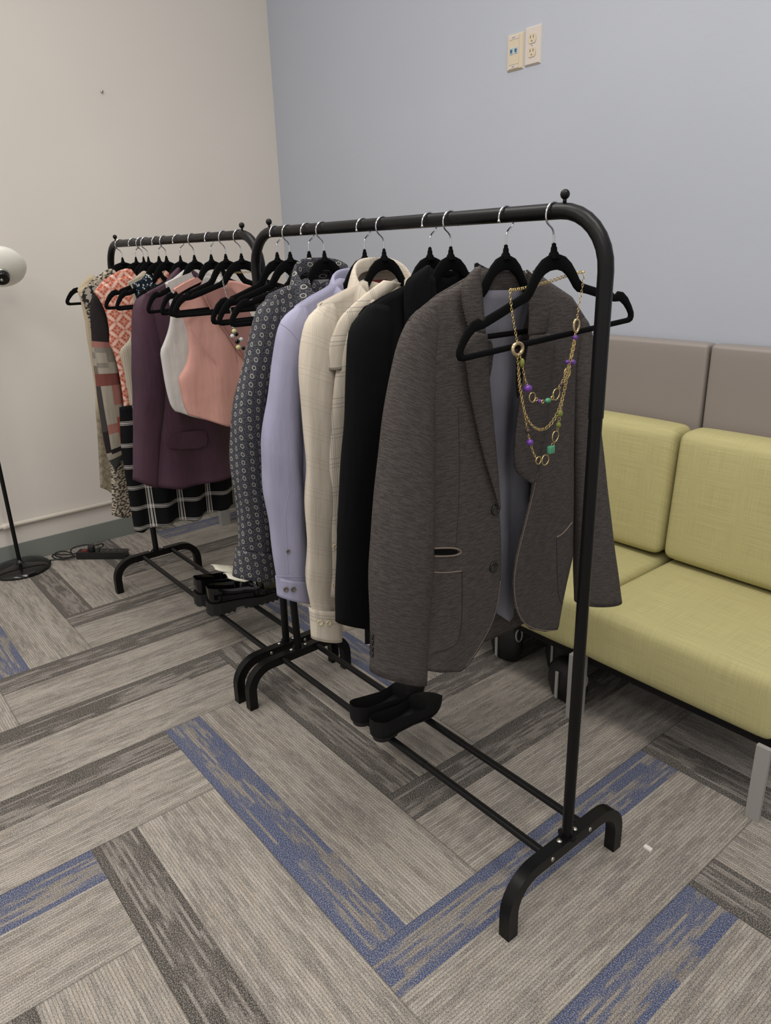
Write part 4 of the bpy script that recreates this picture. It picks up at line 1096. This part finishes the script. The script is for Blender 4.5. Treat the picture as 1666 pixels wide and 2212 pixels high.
def pump(h, tt, z, label):
    t = thing('pump_shoe', ((h[0]+tt[0])/2, (h[1]+tt[1])/2, z), label, 'shoe', 'pair of black pointed pumps')
    M_ = shoe_frame(*h, *tt, z)
    T = [(0,(.006,.018,.0605)),(.006,(.012,.016,.062)),(.03,(.022,.014,.061)),(.10,(.030,.013,.056)),(.25,(.031,.013,.047)),(.45,(.029,.006,.038)),(.58,(.035,.003,.034)),(.68,(.039,.003,.036)),(.78,(.035,.003,.031)),(.88,(.024,.003,.023)),(.96,(.010,.004,.015)),(1,(.002,.006,.010))]
    shoe_upper('upper', 'suede', t, M_, T, .25, .66, lambda s: .018-.010*min(1, s*2.2))
    b = MB(); vs = []; n = 30
    for k in range(n):
        s = k/(n-1); w = lerpt(T, s)[0]*.96; x = s*.25; zb = lerpt(T, s)[1]
        vs += [M_ @ Vector((x,-w,zb-.003)), M_ @ Vector((x,w,zb-.003)), M_ @ Vector((x,w,zb+.001)), M_ @ Vector((x,-w,zb+.001))]
    b.add(vs, [(k*4+j, k*4+(j+1) % 4, k*4+4+(j+1) % 4, k*4+4+j) for k in range(n-1) for j in range(4)]+[(3,2,1,0),(n*4-4,n*4-3,n*4-2,n*4-1)])
    b.build('sole', 'rubber', t, smooth=False)
    vs = []
    for zz, w in ((0,.024),(.012,.027)):
        for k in range(12): 
            a = PI/2+PI*k/11; vs.append(M_ @ Vector((.03+w*1.0*cos(a), w*sin(a), zz)))
        vs += [M_ @ Vector((.058,-w,zz)), M_ @ Vector((.058,w,zz))]
    b = MB().add(vs, [tuple(range(14))[::-1], tuple(range(14,28))]+[(j,(j+1) % 14,14+(j+1) % 14,14+j) for j in range(14)]); b.build('heel', 'rubber', t, smooth=False)
    vs = []
    for k in range(n):
        s = .03+.6*k/(n-1); w = lerpt(T, s)[0]*.84; x = s*.25; zz = .0195-.010*min(1, s*2.2)
        vs += [M_ @ Vector((x,-w,zz)), M_ @ Vector((x,w,zz))]
    MB().add(vs, [(2*k,2*k+2,2*k+3,2*k+1) for k in range(n-1)]).build('insole', 'insole', t)
pump((-.498,-.106), (-.520,.140), .1335, 'black pointed suede pump on the shelf bars, the one nearer the camera')
pump((-.582,-.106), (-.590,.140), .1335, 'black pointed suede pump on the shelf bars, partly behind its pair')
def loafer(h, tt, z, label):
    t = thing('loafer_shoe', ((h[0]+tt[0])/2, (h[1]+tt[1])/2, z), label, 'shoe', 'pair of black chunky loafers')
    M_ = shoe_frame(*h, *tt, z); L = .272
    T = [(0,(.010,.046,.097)),(.006,(.018,.044,.098)),(.03,(.028,.042,.098)),(.12,(.034,.040,.092)),(.28,(.036,.038,.082)),(.42,(.038,.034,.078)),(.55,(.043,.030,.074)),(.68,(.047,.028,.066)),(.80,(.046,.028,.055)),(.90,(.038,.029,.046)),(.97,(.022,.031,.040)),(1,(.008,.033,.037))]
    shoe_upper('upper', 'patent', t, M_, T, L, .50, lambda s: .050-.012*s)
    # chunky lugged sole
    n = 60; vs = []
    for k in range(n):
        s = k/(n-1); w, zb, _ = lerpt(T, s); w = w*1.06+.002; x = -.006+s*(L+.012)
        lug = .004 if (k//2) % 2 else 0
        zl = lug if (s < .30 or s > .42) else .014
        if s > .42: zl += .012*max(0, (s-.8)/.2)**1.5
        vs += [M_ @ Vector((x,-w,zl)), M_ @ Vector((x,w,zl)), M_ @ Vector((x,w,zb+.001)), M_ @ Vector((x,-w,zb+.001))]
    MB().add(vs, [(k*4+j, k*4+(j+1) % 4, k*4+4+(j+1) % 4, k*4+4+j) for k in range(n-1) for j in range(4)]+[(3,2,1,0),(n*4-4,n*4-3,n*4-2,n*4-1)]).build('lug_sole', 'rubber', t, smooth=False)
    # strap over the vamp and cream tongue panels
    vs = []; 
    for k in range(13):
        f = k/12; y = -.047+.094*f; zc = .074+(1-(2*f-1)**2)*.021-(abs(2*f-1)**6)*.035
        for x in (.150, .185): vs.append(M_ @ Vector((x, y*(1.0 if x < .16 else 1.04), zc-(x-.150)*.22+.003)))
    MB().add(vs, [(2*k,2*k+1,2*k+3,2*k+2) for k in range(12)]).build('strap', 'patent', t, solid=.003)
    vs = []; prof = ((.070,.022,.128),(.090,.036,.120),(.118,.040,.108),(.150,.026,.101))
    for x, w, zz in prof:
        for k in range(9): f = k/8; vs.append(M_ @ Vector((x, -w+2*w*f, zz-(2*f-1)**2*.010)))
    MB().add(vs, [(i*9+j, i*9+j+1, (i+1)*9+j+1, (i+1)*9+j) for i in range(3) for j in range(8)]).build('tongue', 'cream_leather', t, solid=.003)
    vs = []; prof = ((.183,.026,.0925),(.200,.028,.0870),(.222,.022,.079),(.236,.010,.0725))
    for x, w, zz in prof:
        for k in range(9): f = k/8; vs.append(M_ @ Vector((x, -w+2*w*f, zz+.002-(2*f-1)**2*w*w*9)))
    MB().add(vs, [(i*9+j, i*9+j+1, (i+1)*9+j+1, (i+1)*9+j) for i in range(3) for j in range(8)]).build('vamp_panel', 'cream_leather', t, solid=.002)
loafer((-1.395,-.098), (-1.372,.150), .1335, 'black patent loafer with cream tongue on the rack bars, nearer the camera')
loafer((-1.488,-.098), (-1.470,.150), .1335, 'black patent loafer with cream tongue, partly behind its pair')

# ------------------------------------------------------------------ floor lamp
b0 = at(46, 1230, 2, .0); lx, ly = b0.x, b0.y
t = thing('floor_lamp', (lx, ly, 0), 'black floor lamp with glossy round base and white shade, cut by the left edge', 'lamp')
MB().lathe([(.118,0),(.122,.004),(.121,.010),(.108,.020),(.07,.029),(.03,.033),(.014,.037),(.010,.048)], 48, (lx,ly,0)).build('base', 'gloss_black', t, angle=1.2)
MB().tube([(lx,ly,.035),(lx,ly,1.17)], .0085, 16).build('pole', 'black_metal', t, angle=1)
hc = Vector((lx, ly, 1.17)); d = ray(1, 590); sc_ = ((lx-CAM[0])*_f.x+(ly-CAM[1])*_f.y)/(d.x*_f.x+d.y*_f.y)*.995
hd = Vector(CAM)+d*sc_
MB().tube(smoothp([(lx,ly,1.15), (lx,ly,hd.z-.03), (lx+(hd.x-lx)*.5, ly+(hd.y-ly)*.5, hd.z-.02), tuple(hd-Vector((0,0,.01)))], 2), .006, 12).build('arm', 'black_metal', t)
tocam = (Vector(CAM)-hd).normalized(); axd = (tocam*.74+Vector((0,0,-.67))).normalized(); Q = axd.to_track_quat('Z', 'Y').to_matrix()
def orient(mb): mb.v = [tuple(hd+Q @ Vector(p)) for p in mb.v]; return mb
orient(MB().lathe([(.022,.008),(.042,.005),(.070,-.006),(.090,-.022),(.095,-.034),(.090,-.046),(.070,-.058),(.034,-.066),(.001,-.068)], 40)).build('lamp_shade', 'opal', t, angle=1)
orient(MB().lathe([(.028,.004),(.029,.028),(.027,.034),(.001,.034)], 28)).build('socket_cap', 'gloss_black', t, angle=.7)
orient(MB().lathe([(.030,.003),(.031,.014),(.030,.016),(.028,.016)], 28)).build('cap_ring', 'screw', t, angle=.7)
orient(MB().lathe([(.006,.034),(.005,.038),(.001,.039)], 12)).build('cap_nut', 'screw', t)
# power strip and cables
a0, a1 = at(170, 1199, 2, .012), at(274, 1198, 2, .012); dv = (a1-a0).normalized(); pv = Vector((-dv.y, dv.x, 0))
Ls = (a1-a0).length
t = thing('power_strip', ((a0.x+a1.x)/2, (a0.y+a1.y)/2, 0), 'black power strip lying on the carpet by the cream wall', 'power strip')
def onstrip(u, w, h): return tuple(Vector((a0.x, a0.y, 0))+dv*u+pv*w+Vector((0,0,h)))
def sbox(u0, u1, w0, w1, h0, h1): return MB().add([onstrip(*q) for q in ((u0,w0,h0),(u1,w0,h0),(u1,w1,h0),(u0,w1,h0),(u0,w0,h1),(u1,w0,h1),(u1,w1,h1),(u0,w1,h1))], [(0,3,2,1),(4,5,6,7),(0,1,5,4),(1,2,6,5),(2,3,7,6),(3,0,4,7)])
sbox(0, Ls, -.024, .024, 0, .032).build('housing', 'black_plastic', t, bevel=.004, angle=.6)
sbox(.02, .042, -.010, .010, .032, .035).build('switch', 'red_switch', t, smooth=False)
for k in range(6):
    sbox(.066+k*.030, .084+k*.030, -.012, .012, .0318, .0326).build('socket', 'gloss_black', t, smooth=False)
sbox(.052, .076, -.012, .012, .032, .058).build('plug', 'black_plastic', t, bevel=.003)
t = thing('cable', (a0.x, a0.y, 0), 'tangled black cable looping between the lamp base and the power strip', 'cable')
def fl3(L, z=.004): return [(q.x, q.y, z_) for q, z_ in ((at(a, b, 2, (c[0] if c else z)), (c[0] if c else z)) for a, b, *c in L)]
P = fl3([(206,1178,.055),(212,1176,.05),(222,1174,.03),(224,1180,.012),(210,1186,.01),(190,1188,.03),(165,1196,.02),(140,1199,.01),(118,1196,.006),(110,1202,.004),(125,1209,.004),(150,1208,.008),(162,1203,.014),(158,1196,.02),(140,1190,.012),(124,1192,.006),(115,1199,.004),(135,1206,.004),(160,1202,.012),(150,1188,.03),(165,1180,.03),(190,1176,.04),(200,1180,.055)])
MB().tube(smoothp(P, 3), .0028, 8).build('cord', 'black_plastic', t)
P = fl3([(170,1200,.014),(150,1204,.004),(125,1208,.004),(100,1211,.004),(70,1204,.004),(35,1198,.004),(-10,1212,.004),(-60,1230,.004)])
MB().tube(smoothp(P, 3), .0028, 8).build('cord', 'black_plastic', t)

# ------------------------------------------------------------------ dark things tucked under the sofa, scrap on the carpet
def pouch(x, y, w, h, rx, rz, label, side=1):
    t = thing('dark_pouch', (x, y, 0), label, 'bag', 'dark pouches under the sofa')
    b = MB().lathe([(w*.5,0),(w*.62,.006),(w*.78,h*.35),(w*.72,h*.75),(w*.45,h*.97),(w*.1,h)], 20, (x,y,0), 2, .6); b.build('pouch', 'rubber', t)
    oval('ring_handle', t, (x+side*w*.75, y-.01, h*.7), rx, rz, 'grey_steel', .0028, .2)
    MB().box((x-w*.16, y-w*.52, h*.1), (x-w*.04, y-w*.46, h*.8)).build('pale_trim', 'grey_steel', t, smooth=False, bevel=.001)
pouch(-.425, .56, .085, .125, .013, .020, 'dark pouch with pale ring on the carpet beside the grey sofa leg')
pouch(-.70, .60, .08, .15, .014, .022, 'dark pouch with pale ring under the sofa, behind the grey blazer hem')
pouch(-.53, .66, .07, .15, .013, .020, 'dark pouch with pale ring, furthest under the green sofa seat', -1)
q = at(1400, 1832, 2, .003)
t = MB().box((q.x-.009,q.y-.005,.0), (q.x+.009,q.y+.005,.006)).build('paper_scrap', 'paper', None, smooth=False, bevel=.001)
tag(t, 'tiny white scrap lying on the carpet right of the near rack foot', 'scrap')
